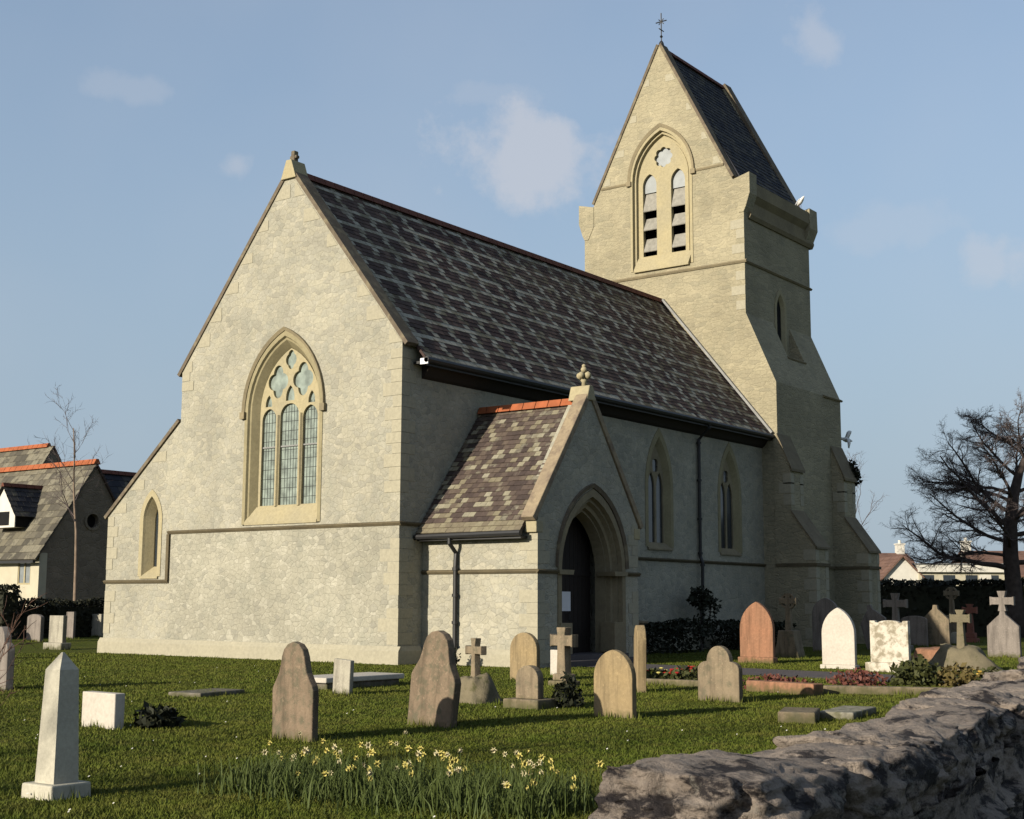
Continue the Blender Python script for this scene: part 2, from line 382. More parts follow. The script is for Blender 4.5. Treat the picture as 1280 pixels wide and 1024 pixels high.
# plinth
mb = MB()
prof = [(0, 0), (-.13, 0), (-.12, .34), (-.04, .46), (0, .46)]
mb.prism(prof, lambda u, z, d: Vector((u, d, z)), -.13, WA + .1)
mb.prism([(0, 0), (-.12, 0), (-.11, .34), (-.03, .46), (0, .46)], lambda u, z, d: Vector((d, u, z)), 0.002, .85)
mb.prism([(0, 0), (-.12, 0), (-.11, .34), (-.03, .46), (0, .46)], lambda u, z, d: Vector((d, u, z)), 5.8, XE)
each(mb, 'plinth', M['quoin'], church)
# string courses
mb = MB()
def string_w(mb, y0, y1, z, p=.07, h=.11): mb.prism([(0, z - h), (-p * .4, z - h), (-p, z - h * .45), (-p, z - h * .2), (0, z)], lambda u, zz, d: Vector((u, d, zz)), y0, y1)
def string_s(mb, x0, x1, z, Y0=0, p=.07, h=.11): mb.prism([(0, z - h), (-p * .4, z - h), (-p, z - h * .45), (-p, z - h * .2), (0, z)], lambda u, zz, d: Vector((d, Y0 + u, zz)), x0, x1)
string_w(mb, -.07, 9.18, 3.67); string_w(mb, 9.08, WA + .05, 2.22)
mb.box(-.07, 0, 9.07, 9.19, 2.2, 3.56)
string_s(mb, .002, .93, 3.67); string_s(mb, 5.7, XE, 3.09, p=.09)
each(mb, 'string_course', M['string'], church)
# quoins: alternating blocks at the corner and along the gable edges
rng = random.Random(5); mb = MB()
z = .5; k = 0
while z < HK - .25:
    h = rng.uniform(.26, .36)
    if rng.random() < .8 and not (3.4 < z + h and z < 3.75):
        l = (.34, .6)[k % 2] * rng.uniform(.85, 1.15)
        mb.box(-.016, 0, 0.0, l, z, z + h - .012); mb.box(-.016, (.55, .32)[k % 2], -.014, 0.0, z, z + h - .012)
    z += h; k += 1
for sgn, base in ((1, 0), (-1, W)):
    for t in (.0, .13, .26, .4, .55, .71, .86):
        y = t * W / 2; zz = HK + (HR - HK) * t
        l = rng.uniform(.4, .75); h = rng.uniform(.28, .4)
        ys = [(base + sgn * (y + .02 + (0 if t else -.02)), zz - .06), (base + sgn * (y + l), zz - .06), (base + sgn * (y + l), zz + h - .06), (base + sgn * (y + h / (HR - HK) * W / 2 + .02), zz + h - .06)]
        if zz + h - .06 < HR - .3: mb.prism(ys, fw, -.012, 0)
for z0, h, l in ((HK - .32, .28, .34), (HK - .62, .27, .52)):
    mb.box(-.014, 0, W - l, W, z0, z0 + h)
for t in (.05, .3, .6):                         # aisle verge blocks
    y = WA - (WA - W) * t; zz = 4.19 + (6.92 - 4.19) * t
    mb.prism([(y - .05, zz - .05), (y - .7, zz - .05), (y - .7, zz + .25), (y - .4, zz + .25)], fw, -.012, 0)
z = .6; k = 0
while z < 3.9:
    h = rng.uniform(.3, .36); l = (.3, .5)[k % 2]
    if not (2.0 < z + h and z < 2.3): mb.box(-.014, 0, WA - l, WA, z, z + h - .012)
    z += h; k += 1
each(mb, 'quoin_stone', M['quoin'], church)

# coping on the west gable and aisle verge
def coping(mb, p, q, t, fm, d0, d1):
    (u0, z0), (u1, z1) = p, q; n = Vector((-(z1 - z0), u1 - u0)).normalized()
    if n.y < 0: n = -n
    mb.prism([(u0, z0), (u1, z1), (u1 + n.x * t, z1 + n.y * t), (u0 + n.x * t, z0 + n.y * t)], fm, d0, d1)
mb = MB()
coping(mb, (-.12, HK - .16), (W / 2, HR + .02), .12, fw, -.04, .44)
coping(mb, (W + .12, HK - .16), (W / 2, HR + .02), .12, fw, -.04, .44)
coping(mb, (WA + .1, 4.11), (W + .02, 6.94), .11, fw, -.06, .44)
each(mb, 'gable_coping', M['coping'], church)
mb = MB()
mb.prism([(W / 2 - .3, HR - .25), (W / 2 + .3, HR - .25), (W / 2 + .1, HR + .3), (W / 2 - .1, HR + .3)], fw, -.085, .46)
each(mb, 'kneeler_stone', M['cream'], church)
mb = MB()   # worn stone cross on the gable
c0 = Vector((.15, W / 2, HR + .42))
mb.box(.06, .24, W / 2 - .07, W / 2 + .07, HR + .28, HR + .62)
mb.box(.08, .22, W / 2 - .14, W / 2 + .14, HR + .38, HR + .48)
bevel(mb.build('gable_cross', M['coping'], church), .03)

# nave roof
def roof(name, eave, ridge, x0, x1, mat, seed, parent, w=.3, h=.22, axis='x', thick=.07, **kw):
    """one slope: eave=(c,z) ridge=(c,z), running along x0..x1"""
    f = (lambda a, c, z: Vector((a, c, z))) if axis == 'x' else (lambda a, c, z: Vector((c, a, z)))
    mb = MB(); mb.slates(f(x0, *eave), f(x1, *eave), f(x0, *ridge), f(x1, *ridge), w, h, seed, **kw)
    n = Vector((-(ridge[1] - eave[1]), ridge[0] - eave[0])).normalized()
    if n.y > 0: n = -n
    q = [eave, ridge, (ridge[0] + n.x * thick, ridge[1] + n.y * thick), (eave[0] + n.x * thick, eave[1] + n.y * thick)]
    vs = [f(a, *p) for a in (x0, x1) for p in q]
    mb.add(vs, [(0, 1, 2, 3), (7, 6, 5, 4), (0, 4, 5, 1), (1, 5, 6, 2), (2, 6, 7, 3), (3, 7, 4, 0)], (.2, .3))
    return mb.build(name, mat, parent, recalc=False)
def ridge_tiles(mb, a0, a1, c, z, axis='x', w=.16, L=.42):
    a = a0
    while a < a1 - .05:
        b = min(a + L, a1); g = .012
        P = [(c - w, z - w * 1.15), (c - w * .35, z + .02), (c + w * .35, z + .02), (c + w, z - w * 1.15)]
        f = (lambda u, zz, d: Vector((d, u, zz))) if axis == 'x' else (lambda u, zz, d: Vector((u, d, zz)))
        mb.prism(P, f, a + g, b - g); a = b
EY, EZ = -.46, 8.03
nr = roof('nave_roof', (EY, EZ), (W / 2, 13.86), .4, XE, M['slate'], 1, church, .25, .2, net=True, lift=.012)
roof('nave_roof', (W + .3, 8.25), (W / 2, 13.86), .4, XE, M['slate'], 2, church, 1.2, .8)
roof('aisle_roof', (WA + .25, 4.0), (W + .02, 6.75), .4, XE, M['slate'], 3, church, 1.2, .8)
mb = MB(); ridge_tiles(mb, .46, XE, W / 2, 13.98); mb.build('ridge_tiles', M['dred'], nr)
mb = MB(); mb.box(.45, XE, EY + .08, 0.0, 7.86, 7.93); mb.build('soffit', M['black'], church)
mb = MB(); mb.prism([(0, 7.52), (-.1, 7.58), (-.3, 7.86), (0, 7.86)], lambda u, z, d: Vector((d, u, z)), .8, XE); mb.build('eaves_shade_band', M['door'], church)  # dark strip for eaves shadow plus dark fascia; shade built into its colour
mb = MB(); mb.tube([(.38, EY - .05, 7.94), (XE - .05, EY - .05, 7.94)], .085, 8)
mb.box(.45, XE, EY + .02, EY + .06, 7.8, 8.0); mb.build('gutter', M['black'], church)
mb = MB(); mb.box(.38, .42, EY - .1, EY + .16, 7.82, 7.98); mb.build('gutter_bracket', M['paper'], church)
mb = MB()    # lead flashing where the nave roof meets the tower
coping(mb, (EY, EZ + .03), (W / 2 - .1, 13.9), .09, fw, XE - .16, XE - .005); mb.build('lead_flashing', M['lead'], church)

# ---- windows
def glass_panel(outline, fm, d, mat, parent, lead=True):
    mb = MB(); mb.plate(outline, [], fm, d, d + .02); g = mb.build('glass', mat, parent); return g
def hood(c, w, zs, rise, fm, parent, proud=.09, thick=.11, mat='cream_dark', stops=True):
    a = arch(c, w + thick, zs, zs, rise + thick * 1.25, 10); b = arch(c, w, zs, zs, rise, 10)
    mb = MB(); mb.loft([(b, 0), (b, -proud * .5), (a, -proud), (a, 0)], fm)
    if stops:
        for s_ in (-1, 1): mb.prism([(c + s_ * (w - .05), zs - .16), (c + s_ * (w + thick + .05), zs - .16), (c + s_ * (w + thick + .05), zs + .04), (c + s_ * (w - .05), zs + .04)], fm, -proud - .02, 0)
    return mb.build('hood_mould', M[mat], parent)
# great west window
mb = MB()
O = lambda w, r: arch(wc, w, 3.75, 6.95, r, 10)
mb.loft([(O(1.56, 2.27), .03), (O(1.56, 2.27), -.02), (O(1.44, 2.12), -.02), (O(1.41, 2.08), .05), (O(1.36, 2.02), .06), (O(1.22, 1.84), .26), (O(1.18, 1.78), .33), (O(1.18, 1.78), .6)], fw)
win = mb.build('west_window', M['frame'], church)
fr = lambda w, r: arch(wc, w, 4.2, 6.95, r, 10)
holes = [arch(wc - .82, .29, 4.28, 6.72, .34, 6), arch(wc, .375, 4.28, 6.8, .36, 6), arch(wc + .82, .29, 4.28, 6.72, .34, 6)]
holes += [foil(wc - .5, 7.82, .40, 4, math.pi / 2, .5, sx=1.0, sz=1.2), foil(wc + .5, 7.82, .40, 4, math.pi / 2, .5, sx=1.0, sz=1.2), foil(wc, 8.42, .215, 4, math.pi / 2, sz=1.3)]
holes += [arch(wc, .17, 7.24, 7.34, .34, 4), arch(wc - .86, .13, 7.12, 7.18, .28, 4), arch(wc + .86, .13, 7.12, 7.18, .28, 4)]
mb = MB(); mb.plate(fr(1.2, 1.8), holes, fw, .25, .38)
for s_ in (-1, 1):
    mb.prism([(-.075, .27), (.075, .27), (.03, .19), (-.03, .19)], lambda u, z, d: Vector((z, wc + s_ * .455 + u, d)), 4.25, 6.85)
mb.build('tracery', M['cream'], win)
glass_panel(arch(wc, 1.22, 4.15, 6.95, 1.84, 10), fw, .33, M['glass'], win)
mb = MB()
for z in np.arange(4.5, 7.2, .27):
    mb.box(.318, .325, wc - 1.14, wc + 1.14, z - .005, z + .005)
for y in (-1.0, -.9, -.78, -.66, -.56, -.22, -.11, 0, .11, .22, .56, .66, .78, .9, 1.0):
    mb.box(.319, .324, wc + y - .004, wc + y + .004, 4.25, 7.2)
mb.build('lead_lattice', M['black'], win)
mb = MB(); mb.box(.29, .31, wc - 1.16, wc + 1.16, 5.93, 5.97); mb.build('saddle_bar', M['lead'], win)
hood(wc, 1.56, 6.95, 2.27, fw, win, thick=.08)
mb = MB(); mb.prism([(-.035, 3.73), (-.035, 3.80), (.24, 4.25), (.5, 4.25), (.5, 3.73)], lambda u, z, d: Vector((u, d, z)), wc - 1.43, wc + 1.43); mb.build('sill', M['cream'], win)
# aisle lancet
mb = MB(); A_ = lambda w, r: arch(ac, w, 2.32, 4.02, r, 6)
mb.loft([(A_(.52, .93), .03), (A_(.52, .93), -.02), (A_(.36, .72), -.02), (A_(.33, .68), .05), (A_(.2, .48), .30), (A_(.2, .48), .5)], fw)
w2 = mb.build('aisle_window', M['cream'], church)
glass_panel(arch(ac, .24, 2.3, 4.02, .55, 6), fw, .34, M['dglass'], w2)
mb = MB(); mb.prism([(-.05, 2.25), (-.05, 2.3), (.32, 2.62), (.4, 2.62), (.4, 2.25)], lambda u, z, d: Vector((u, d, z)), ac - .42, ac + .42); mb.build('sill', M['cream'], w2)
# two-light south windows
for c, zb, zs in south_wins:
    zs -= .25
    B_ = lambda w, r: arch(c, w, zb, zs, r, 7)
    mb = MB(); mb.loft([(B_(.92, 2.0), .03), (B_(.92, 2.0), -.02), (B_(.74, 1.7), -.02), (B_(.56, 1.4), .16), (B_(.56, 1.4), .4)], fs_)
    w3 = mb.build('lancet_window', M['frame'], church)
    mb = MB(); mb.plate(arch(c, .58, zb + .05, zs, 1.43, 7), [arch(c - .275, .215, zb + .1, zs - .05, .55, 5), arch(c + .275, .215, zb + .1, zs - .05, .55, 5), foil(c, zs + .72, .2, 4, math.pi / 4, sz=1.3)], fs_, .15, .24)
    mb.build('tracery', M['cream_dark'], w3)
    glass_panel(arch(c, .56, zb, zs, 1.4, 7), fs_, .20, M['dglass'], w3)
    mb = MB(); mb.prism([(-.06, zb - .1), (-.06, zb - .05), (.14, zb + .16), (.3, zb + .16), (.3, zb - .1)], lambda u, z, d: Vector((d, u, z)), c - .8, c + .8); mb.build('sill', M['cream_dark'], w3)

def downpipe(pts, r, parent):
    mb = MB(); mb.tube(pts, r, 8)
    for p, q in zip(pts[:-1], pts[1:]):
        p, q = Vector(p), Vector(q)
        if (p - q).length > 1.2:
            for t in (.03, .35, .68, .97): mb.tube([p.lerp(q, t) + Vector((0, 0, .04)), p.lerp(q, t) - Vector((0, 0, .04))], r * 1.45, 8)
    return mb.build('downpipe', M['black'], parent)
downpipe([(15.87, EY - .05, 7.9), (15.87, EY - .05, 7.75), (15.87, -.09, 7.35), (15.87, -.09, 3.2), (15.87, -.17, 3.0), (15.87, -.13, 0.05)], .06, church)

# ---- south porch
PX0, PX1, PY = .94, 5.68, -3.73
pc = (PX0 + PX1) / 2; PZE, PZA = 3.72, 7.02
fp = south(PY); dc = 3.4
D_ = lambda w, r: arch(dc, w, .02, 2.4, r, 9)
mb = MB()
mb.plate([(PX0, 0), (PX1, 0), (PX1, PZE), (pc, PZA), (PX0, PZE)], [D_(1.52, 2.05)], fp, 0, .6)
mb.box(PX0, PX0 + .55, PY + .6, 0, 0, 3.6); mb.box(PX1 - .55, PX1, PY + .6, 0, 0, 3.6)
porch = mb.build('porch_wall', M['rubble'], church)
mb = MB()
rings = [(1.6, 2.16, .03), (1.6, 2.16, -.03), (1.44, 1.96, -.03), (1.42, 1.93, .10), (1.34, 1.84, .08), (1.30, 1.79, .2), (1.22, 1.68, .22), (1.20, 1.66, .34), (1.13, 1.58, .32), (1.10, 1.54, .5), (1.08, 1.52, .62)]
mb.loft([(D_(w, r), d) for w, r, d in rings], fp)
dw = mb.build('doorway', M['cream_dark'], church)
mb = MB()
for s_ in (-1, 1):
    x = dc + s_ * 1.3
    mb.prism([(x - .3, 2.3), (x + .3, 2.3), (x + .34, 2.42), (x - .34, 2.42)], fp, -.09, .5)
    mb.prism([(x - .3, .3), (x + .22, .3), (x + .22, 1.08), (x - .3, 1.08)] if s_ > 0 else [(x - .22, .3), (x + .3, .3), (x + .3, 1.08), (x - .22, 1.08)], fp, -.05, .4)
each(mb, 'impost', M['cream_dark'], dw)
hood(dc, 1.6, 2.5, 2.1, fp, dw, mat='coping', thick=.09, stops=False)
mb = MB()
for k in range(12):
    x = dc - 1.2 + k * .2
    mb.box(x + .006, x + .194, PY + .86, PY + .92, .25, 4.25)
mb.box(dc - 1.2, dc + 1.2, PY + .92, PY + .97, .2, 4.3); mb.box(dc - 1.2, dc + 1.2, PY + .84, PY + .86, 2.3, 2.42)
door = mb.build('door', M['door'], church)
mb = MB(); mb.tube([(dc + .12, PY + .84, 1.3), (dc + .12, PY + .80, 1.3), (dc + .12, PY + .8, 1.16), (dc + .12, PY + .84, 1.16)], .014, 6); mb.build('handle', M['black'], door)
mb = MB(); mb.box(dc - 1.9, dc + 1.9, PY - .5, PY - .0, .0, .15); mb.box(dc - 1.45, dc + 1.45, PY - .2, PY + .9, .0, .27)
mb.build('door_step', M['gravel'], church)
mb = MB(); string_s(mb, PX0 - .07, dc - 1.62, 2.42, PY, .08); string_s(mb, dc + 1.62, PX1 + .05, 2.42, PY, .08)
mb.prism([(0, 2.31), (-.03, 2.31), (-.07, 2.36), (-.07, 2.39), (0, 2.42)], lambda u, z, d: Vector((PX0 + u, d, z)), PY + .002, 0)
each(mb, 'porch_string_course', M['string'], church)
mb = MB()
z = .1; k = 0
while z < 3.6:
    h = rng.uniform(.26, .34); l = (.32, .55)[k % 2]
    if not (2.0 < z + h and z < 2.45):
        mb.box(PX0 - .014, PX0, PY, PY + l, z, z + h - .012); mb.box(PX0 - .014, PX0 + (.5, .3)[k % 2], PY - .012, PY, z, z + h - .012)
        mb.box(PX1 - (.5, .3)[k % 2], PX1 + .004, PY - .012, PY, z, z + h - .012)
    z += h; k += 1
mb.prism([(0, 0), (-.11, 0), (-.1, .3), (-.02, .42), (0, .42)], lambda u, z, d: Vector((PX0 - .016 + u, d, z)), PY - .05, -.13)
each(mb, 'porch_quoin_stone', M['quoin'], church)
pr_ = roof('porch_roof', (PX0 - .32, 3.36), (pc, 6.86), PY + .3, -.03, M['pslate'], 7, church, .2, .17, 'y', pale_rows=2)
roof('porch_roof', (PX1 + .32, 3.36), (pc, 6.86), PY + .3, -.03, M['slate'], 8, church, .4, .3, 'y')
mb = MB(); ridge_tiles(mb, PY + .45, -.03, pc, 7.0, 'y', .15); mb.build('ridge_tiles', M['red'], pr_)
mb = MB()
coping(mb, (PX0 - .14, 3.60), (pc, PZA), .17, fp, -.05, .34); coping(mb, (PX1 + .14, 3.60), (pc, PZA), .17, fp, -.05, .34)
each(mb, 'porch_coping', M['porch_coping'], church, .02)
mb = MB()
mb.prism([(pc - .22, PZA - .1), (pc + .22, PZA - .1), (pc + .09, PZA + .3), (pc - .09, PZA + .3)], fp, -.06, .55)
mb.box(PX0 - .1, PX0 + .2, PY - .03, PY + .33, 3.32, 3.62); mb.box(PX1 - .2, PX1 + .1, PY - .03, PY + .33, 3.32, 3.62)
each(mb, 'porch_kneeler_stone', M['cream'], church, .02)
mb = MB()   # fleury finial
fx, fy, fz = pc, PY + .18, PZA + .28
mb.lathe([(.07, 0), (.06, .12), (.1, .17), (.06, .22), (.06, .34)], (fx, fy, fz), 8)
for dx, dy, dz, r in ((0, 0, .58, .09), (0, -.16, .38, .1), (0, .16, .38, .1), (.16, 0, .38, .09), (-.16, 0, .38, .09), (0, 0, .7, .06)):
    mb.lathe([(r * .15, -r), (r * .8, -r * .55), (r, 0), (r * .8, r * .55), (r * .15, r)], (fx + dx * .8, fy + dy * .8, fz + dz * .8), 8)
mb.build('porch_finial', M['cream'], church, smooth=True)
mb = MB(); mb.tube([(PX0 - .36, PY + .26, 3.3), (PX0 - .36, -.02, 3.27)], .075, 8); mb.box(PX0 - .3, PX0, PY + .3, -.05, 3.17, 3.23)
mb.build('gutter', M['black'], church)
downpipe([(PX0 - .36, -1.19, 3.28), (PX0 - .36, -1.19, 3.1), (PX0 - .08, -1.19, 2.85), (PX0 - .1, -1.19, 2.5), (PX0 - .1, -1.19, .4), (PX0 - .22, -1.24, .12)], .055, church)

# ---- tower
TS, TN, TE = .57, 8.17, 27.15
tc_ = (TS + TN) / 2; BS, BN = -.66, 9.4
ft = west(XE)
GA = 24.97
mb = MB()
gz = lambda y: GA - (tc_ - y) * (GA - 18.42) / (tc_ - 1.0)
mb.plate([(BS, 0), (BN, 0), (BN, 10.08), (TN, 12.94), (TN, gz(TS)), (tc_, GA), (TS, gz(TS)), (TS, 12.94), (BS, 10.08)],
         [arch(tc_ - .02, 1.40, 15.3, 19.2, 2.05, 9)], ft, 0, .6)
twc = 24.16
mb.plate([(XE + .6, 12.94), (23.42, 12.94), (23.42, 11.5), (25.0, 11.5), (25.0, 12.94), (TE - .6, 12.94), (TE - .6, 18.2), (XE + .6, 18.2)], [arch(twc, .42, 11.7, 13.55, .78, 6)], south(TS), 0, .6)
mb.box(XE + .6, TE - .6, TN - .6, TN, 12.94, 18.2)
mb.prism([(BS, 0), (BN, 0), (BN, 10.08), (TN, 12.94), (TN, gz(TS)), (tc_, GA + .05), (TS, gz(TS)), (TS, 12.94), (BS, 10.08)], west(TE - .6), 0, .6)
SP = [(BS, 0), (BS, 10.08), (TS, 12.94), (TS + .02, 12.94), (TS + .02, 0)]
fx_ = lambda u, z, d: Vector((d, u, z))
WX0, WX1 = 23.42, 25.0
mb.prism(SP, fx_, XE + .6, WX0); mb.prism(SP, fx_, WX1, TE - .6)
yl = BS + (11.42 - 10.08) / 2.86 * (TS - BS)
mb.prism([(BS, 0), (BS, 10.08), (yl, 11.42), (TS, 11.62), (TS, 0)], fx_, WX0, WX1)
# window panel with opening
mb.build('tower_wall', M['tower'], church)
# buttresses: one at each corner of the south face, stepping out in two sloped stages
bx0 = XE - .03
for b0, b1, e0, e1 in ((bx0, XE + 1.08, .05, .05), (TE - 1.1, TE + .03, .05, .05)):
    mb = MB()
    mb.prism([(-.5, 0), (-2.12, 0), (-2.12, 3.68), (-1.18, 5.02), (-1.18, 6.66), (-.68, 7.98), (-.5, 7.98)], fx_, b0, b1)
    bt = mb.build('tower_buttress', M['tower'], church)
    mb = MB(); mb.prism([(-2.2, 3.62), (-2.2, 3.70), (-1.175, 5.12), (-1.175, 5.02)], fx_, b0 - e0, b1 + e1); mb.prism([(-1.26, 6.58), (-1.26, 6.68), (-.66, 8.06), (-.66, 7.96)], fx_, b0 - e0, b1 + e1)
    each(mb, 'buttress_weathering', M['weather'], bt)
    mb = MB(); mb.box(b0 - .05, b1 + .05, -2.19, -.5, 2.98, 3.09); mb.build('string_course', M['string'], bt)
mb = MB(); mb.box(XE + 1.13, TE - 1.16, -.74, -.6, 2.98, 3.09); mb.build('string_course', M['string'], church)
mb = MB()
for z, k in ((.3, 0), (.75, 1), (1.2, 0), (1.65, 1), (2.1, 0), (2.55, 1), (3.2, 0), (5.3, 1), (5.75, 0), (6.1, 1)):
    yo = -2.132 if z < 3.6 else -1.192
    for b0, b1 in ((bx0, XE + 1.08), (TE - 1.1, TE + .03)):
        mb.box(b0 - .014, b0 + .28, yo, yo + (.5, .32)[k], z, z + .4); mb.box(b1 - .28, b1 + .012, yo, yo + (.32, .5)[k], z, z + .4)
each(mb, 'buttress_quoin_stone', M['quoin'], church)
# strings and cornice
mb = MB()
p = .09
mb.prism([(0, 14.98), (-.04, 14.98), (-p, 15.05), (0, 15.12)], lambda u, z, d: Vector((XE + u, d, z)), TS - p, TN + p)
mb.prism([(0, 14.98), (-.04, 14.98), (-p, 15.05), (0, 15.12)], lambda u, z, d: Vector((d, TS + u, z)), XE + .001, TE + p)
for y0, y1 in ((1.42, 2.78), (5.92, 7.3)):
    mb.prism([(0, 19.12), (-.03, 19.12), (-.06, 19.18), (0, 19.24)], lambda u, z, d: Vector((XE + u, d, z)), y0, y1)
mb.prism([(0.05, 11.38), (-.05, 11.38), (-.07, 11.43), (0.05, 11.5)], lambda u, z, d: Vector((d, yl + u, z)), WX0 - .05, WX1 + .05)
mb.prism([(0, 10.0), (-.05, 10.0), (-.09, 10.06), (0, 10.12)], lambda u, z, d: Vector((d, BS + u, z)), 25.4, TE + .09)
each(mb, 'tower_string_course', M['cream_dark'], church)
mb = MB()
cp = [(0, 16.85), (-.06, 16.85), (-.14, 17.0), (-.14, 17.1), (-.08, 17.14), (-.08, 17.55), (-.27, 17.8), (-.27, 18.3), (-.1, 18.42), (.4, 18.42), (.4, 16.85)]
mb.prism(cp, lambda u, z, d: Vector((d, TS + u, z)), XE + .35, TE + .25)
mb.prism([(-u, z) for u, z in cp], lambda u, z, d: Vector((d, TN + u, z)), XE + .35, TE + .25)
each(mb, 'tower_cornice', M['cream_dark'], church)
mb = MB()
for s_, b0 in ((1, TS), (-1, TN)):
    mb.prism([(b0, 17.05), (b0 - s_ * .1, 17.25), (b0 - s_ * .29, 17.8), (b0 - s_ * .29, 18.66), (b0 + s_ * .48, 18.46), (b0 + s_ * .48, 17.6), (b0 + s_ * .2, 17.05)], ft, -.03, .62)
    mb.prism([(b0, 16.85), (b0 - s_ * .1, 17.1), (b0 - s_ * .32, 17.6), (b0 - s_ * .3, 18.5), (b0 + s_ * .5, 18.3), (b0 + s_ * .3, 16.85)], west(TE), -.5, .28)
each(mb, 'tower_kneeler_stone', M['tower'], church, .02)
mb = MB()
for s_ in (1, -1):
    b0 = tc_ - s_ * (tc_ - TS - .5)
    coping(mb, (b0, gz(TS + .5)), (tc_, GA), .12, ft, -.05, .5)
    coping(mb, (tc_ - s_ * (tc_ - TS + .05), gz(TS - .05) + 0.1), (tc_, GA), .16, ft, TE - XE - .5, TE - XE + .1)
each(mb, 'tower_coping', M['coping'], church)
rng = random.Random(9); mb = MB()
for t in (.12, .3, .52, .75):
    for s_ in (1, -1):
        y = 1.1 + t * (tc_ - 1.1); zz = gz(y); l = rng.uniform(.3, .55); h = .3
        mb.prism([(tc_ - s_ * (tc_ - y - .05), zz - .1), (tc_ - s_ * (tc_ - y - l), zz - .1), (tc_ - s_ * (tc_ - y - l), zz + h - .1), (tc_ - s_ * (tc_ - y - .21), zz + h - .1)], ft, -.012, 0)
for z, l in ((13.1, .4), (13.7, .6), (14.3, .4), (15.4, .55), (16.0, .35), (16.4, .6)): mb.box(XE - .012, XE, TS, TS + l, z, z + .36)
each(mb, 'tower_quoin_stone', M['quoin'], church)
tr = roof('tower_roof', (TS + .12, 18.3), (tc_, 24.82), XE + .45, TE - .45, M['tslate'], 11, church, .35, .25)
roof('tower_roof', (TN - .12, 18.3), (tc_, 24.82), XE + .5, TE - .45, M['tslate'], 12, church, .8, .5)
mb = MB(); ridge_tiles(mb, XE + .5, TE - .5, tc_, 24.95); mb.build('ridge_tiles', M['dred'], tr)
mb = MB(); cx_ = XE + .2   # iron finial cross
mb.lathe([(.16, -.15), (.1, .12), (.05, .2)], (cx_, tc_, GA + .05), 8)
mb.tube([(cx_, tc_, GA), (cx_, tc_, GA + 1.5)], .028, 6)
mb.tube([(cx_, tc_ - .26, GA + 1.12), (cx_, tc_ + .26, GA + 1.12)], .025, 6)
mb.tube([(cx_ - .2, tc_, GA + .75), (cx_ + .2, tc_, GA + .75)], .022, 6)
for a in range(4):
    q = a * math.pi / 2; mb.tube([(cx_, tc_ + .17 * math.cos(q + .78), GA + 1.12 + .17 * math.sin(q + .78)), (cx_, tc_ + .05 * math.cos(q + .78), GA + 1.12 + .05 * math.sin(q + .78))], .02, 5)
mb.lathe([(.02, -.07), (.07, 0), (.02, .07)], (cx_, tc_, GA + .45), 8)
mb.build('iron_cross', M['black'], church)
# belfry opening
bc = tc_ - .02
T_ = lambda w, r: arch(bc, w, 15.32, 19.2, r, 9)
mb = MB(); mb.loft([(T_(1.48, 2.16), .03), (T_(1.48, 2.16), -.03), (T_(1.38, 2.02), -.03), (T_(1.36, 2.0), .12), (T_(1.28, 1.9), .12), (T_(1.25, 1.86), .26), (T_(1.17, 1.75), .26), (T_(1.15, 1.72), .4)], ft)
bw = mb.build('belfry_window', M['cream'], church)
Lw = .33
mb = MB(); mb.plate(T_(1.18, 1.76), [arch(bc - .68, Lw, 15.95, 19.0, .5, 6), arch(bc + .68, Lw, 15.95, 19.0, .5, 6), foil(bc, 20.12, .44, 8, 0, .28, 48)], ft, .22, .4)
mb.build('tracery', M['cream'], bw)
mb = MB(); mb.plate(arch(bc, 1.1, 18.72, 19.2, 1.65, 9), [], ft, .36, .38); mb.build('glass', M['pglass'], bw)
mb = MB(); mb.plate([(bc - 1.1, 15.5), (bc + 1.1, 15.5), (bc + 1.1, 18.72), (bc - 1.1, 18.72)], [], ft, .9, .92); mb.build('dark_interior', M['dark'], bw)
for s_ in (-1, 1):
    for z0, z1 in ((15.98, 16.72), (16.9, 17.6), (17.72, 18.72)):
        mb = MB(); y0, y1 = bc + s_ * .68 - Lw + .01, bc + s_ * .68 + Lw - .01
        zb = z0 + .2
        mb.prism([(.22, zb), (.24, zb - .03), (.46, z1), (.44, z1 + .03)], lambda u, z, d: Vector((XE + u, d, z)), y0, y1); mb.build('louvre', M['louvre'], bw)
hood(bc, 1.48, 19.2, 2.16, ft, bw, thick=.12)
mb = MB(); mb.prism([(-.12, 15.25), (-.12, 15.32), (.24, 15.93), (.3, 15.93), (.3, 15.25)], lambda u, z, d: Vector((XE + u, d, z)), bc - 1.3, bc + 1.3); mb.build('sill', M['cream'], bw)
# tower south lancet
mb = MB(); S_ = lambda w, r: arch(twc, w, 11.62, 13.55, r, 6)
mb.loft([(S_(.54, .95), .03), (S_(.54, .95), -.03), (S_(.38, .72), -.03), (S_(.27, .55), .1), (S_(.27, .55), .3)], south(TS))
lw_ = mb.build('lancet_window', M['cream'], church)
glass_panel(arch(twc, .29, 11.72, 13.55, .58, 6), south(TS), .12, M['dark'], lw_)

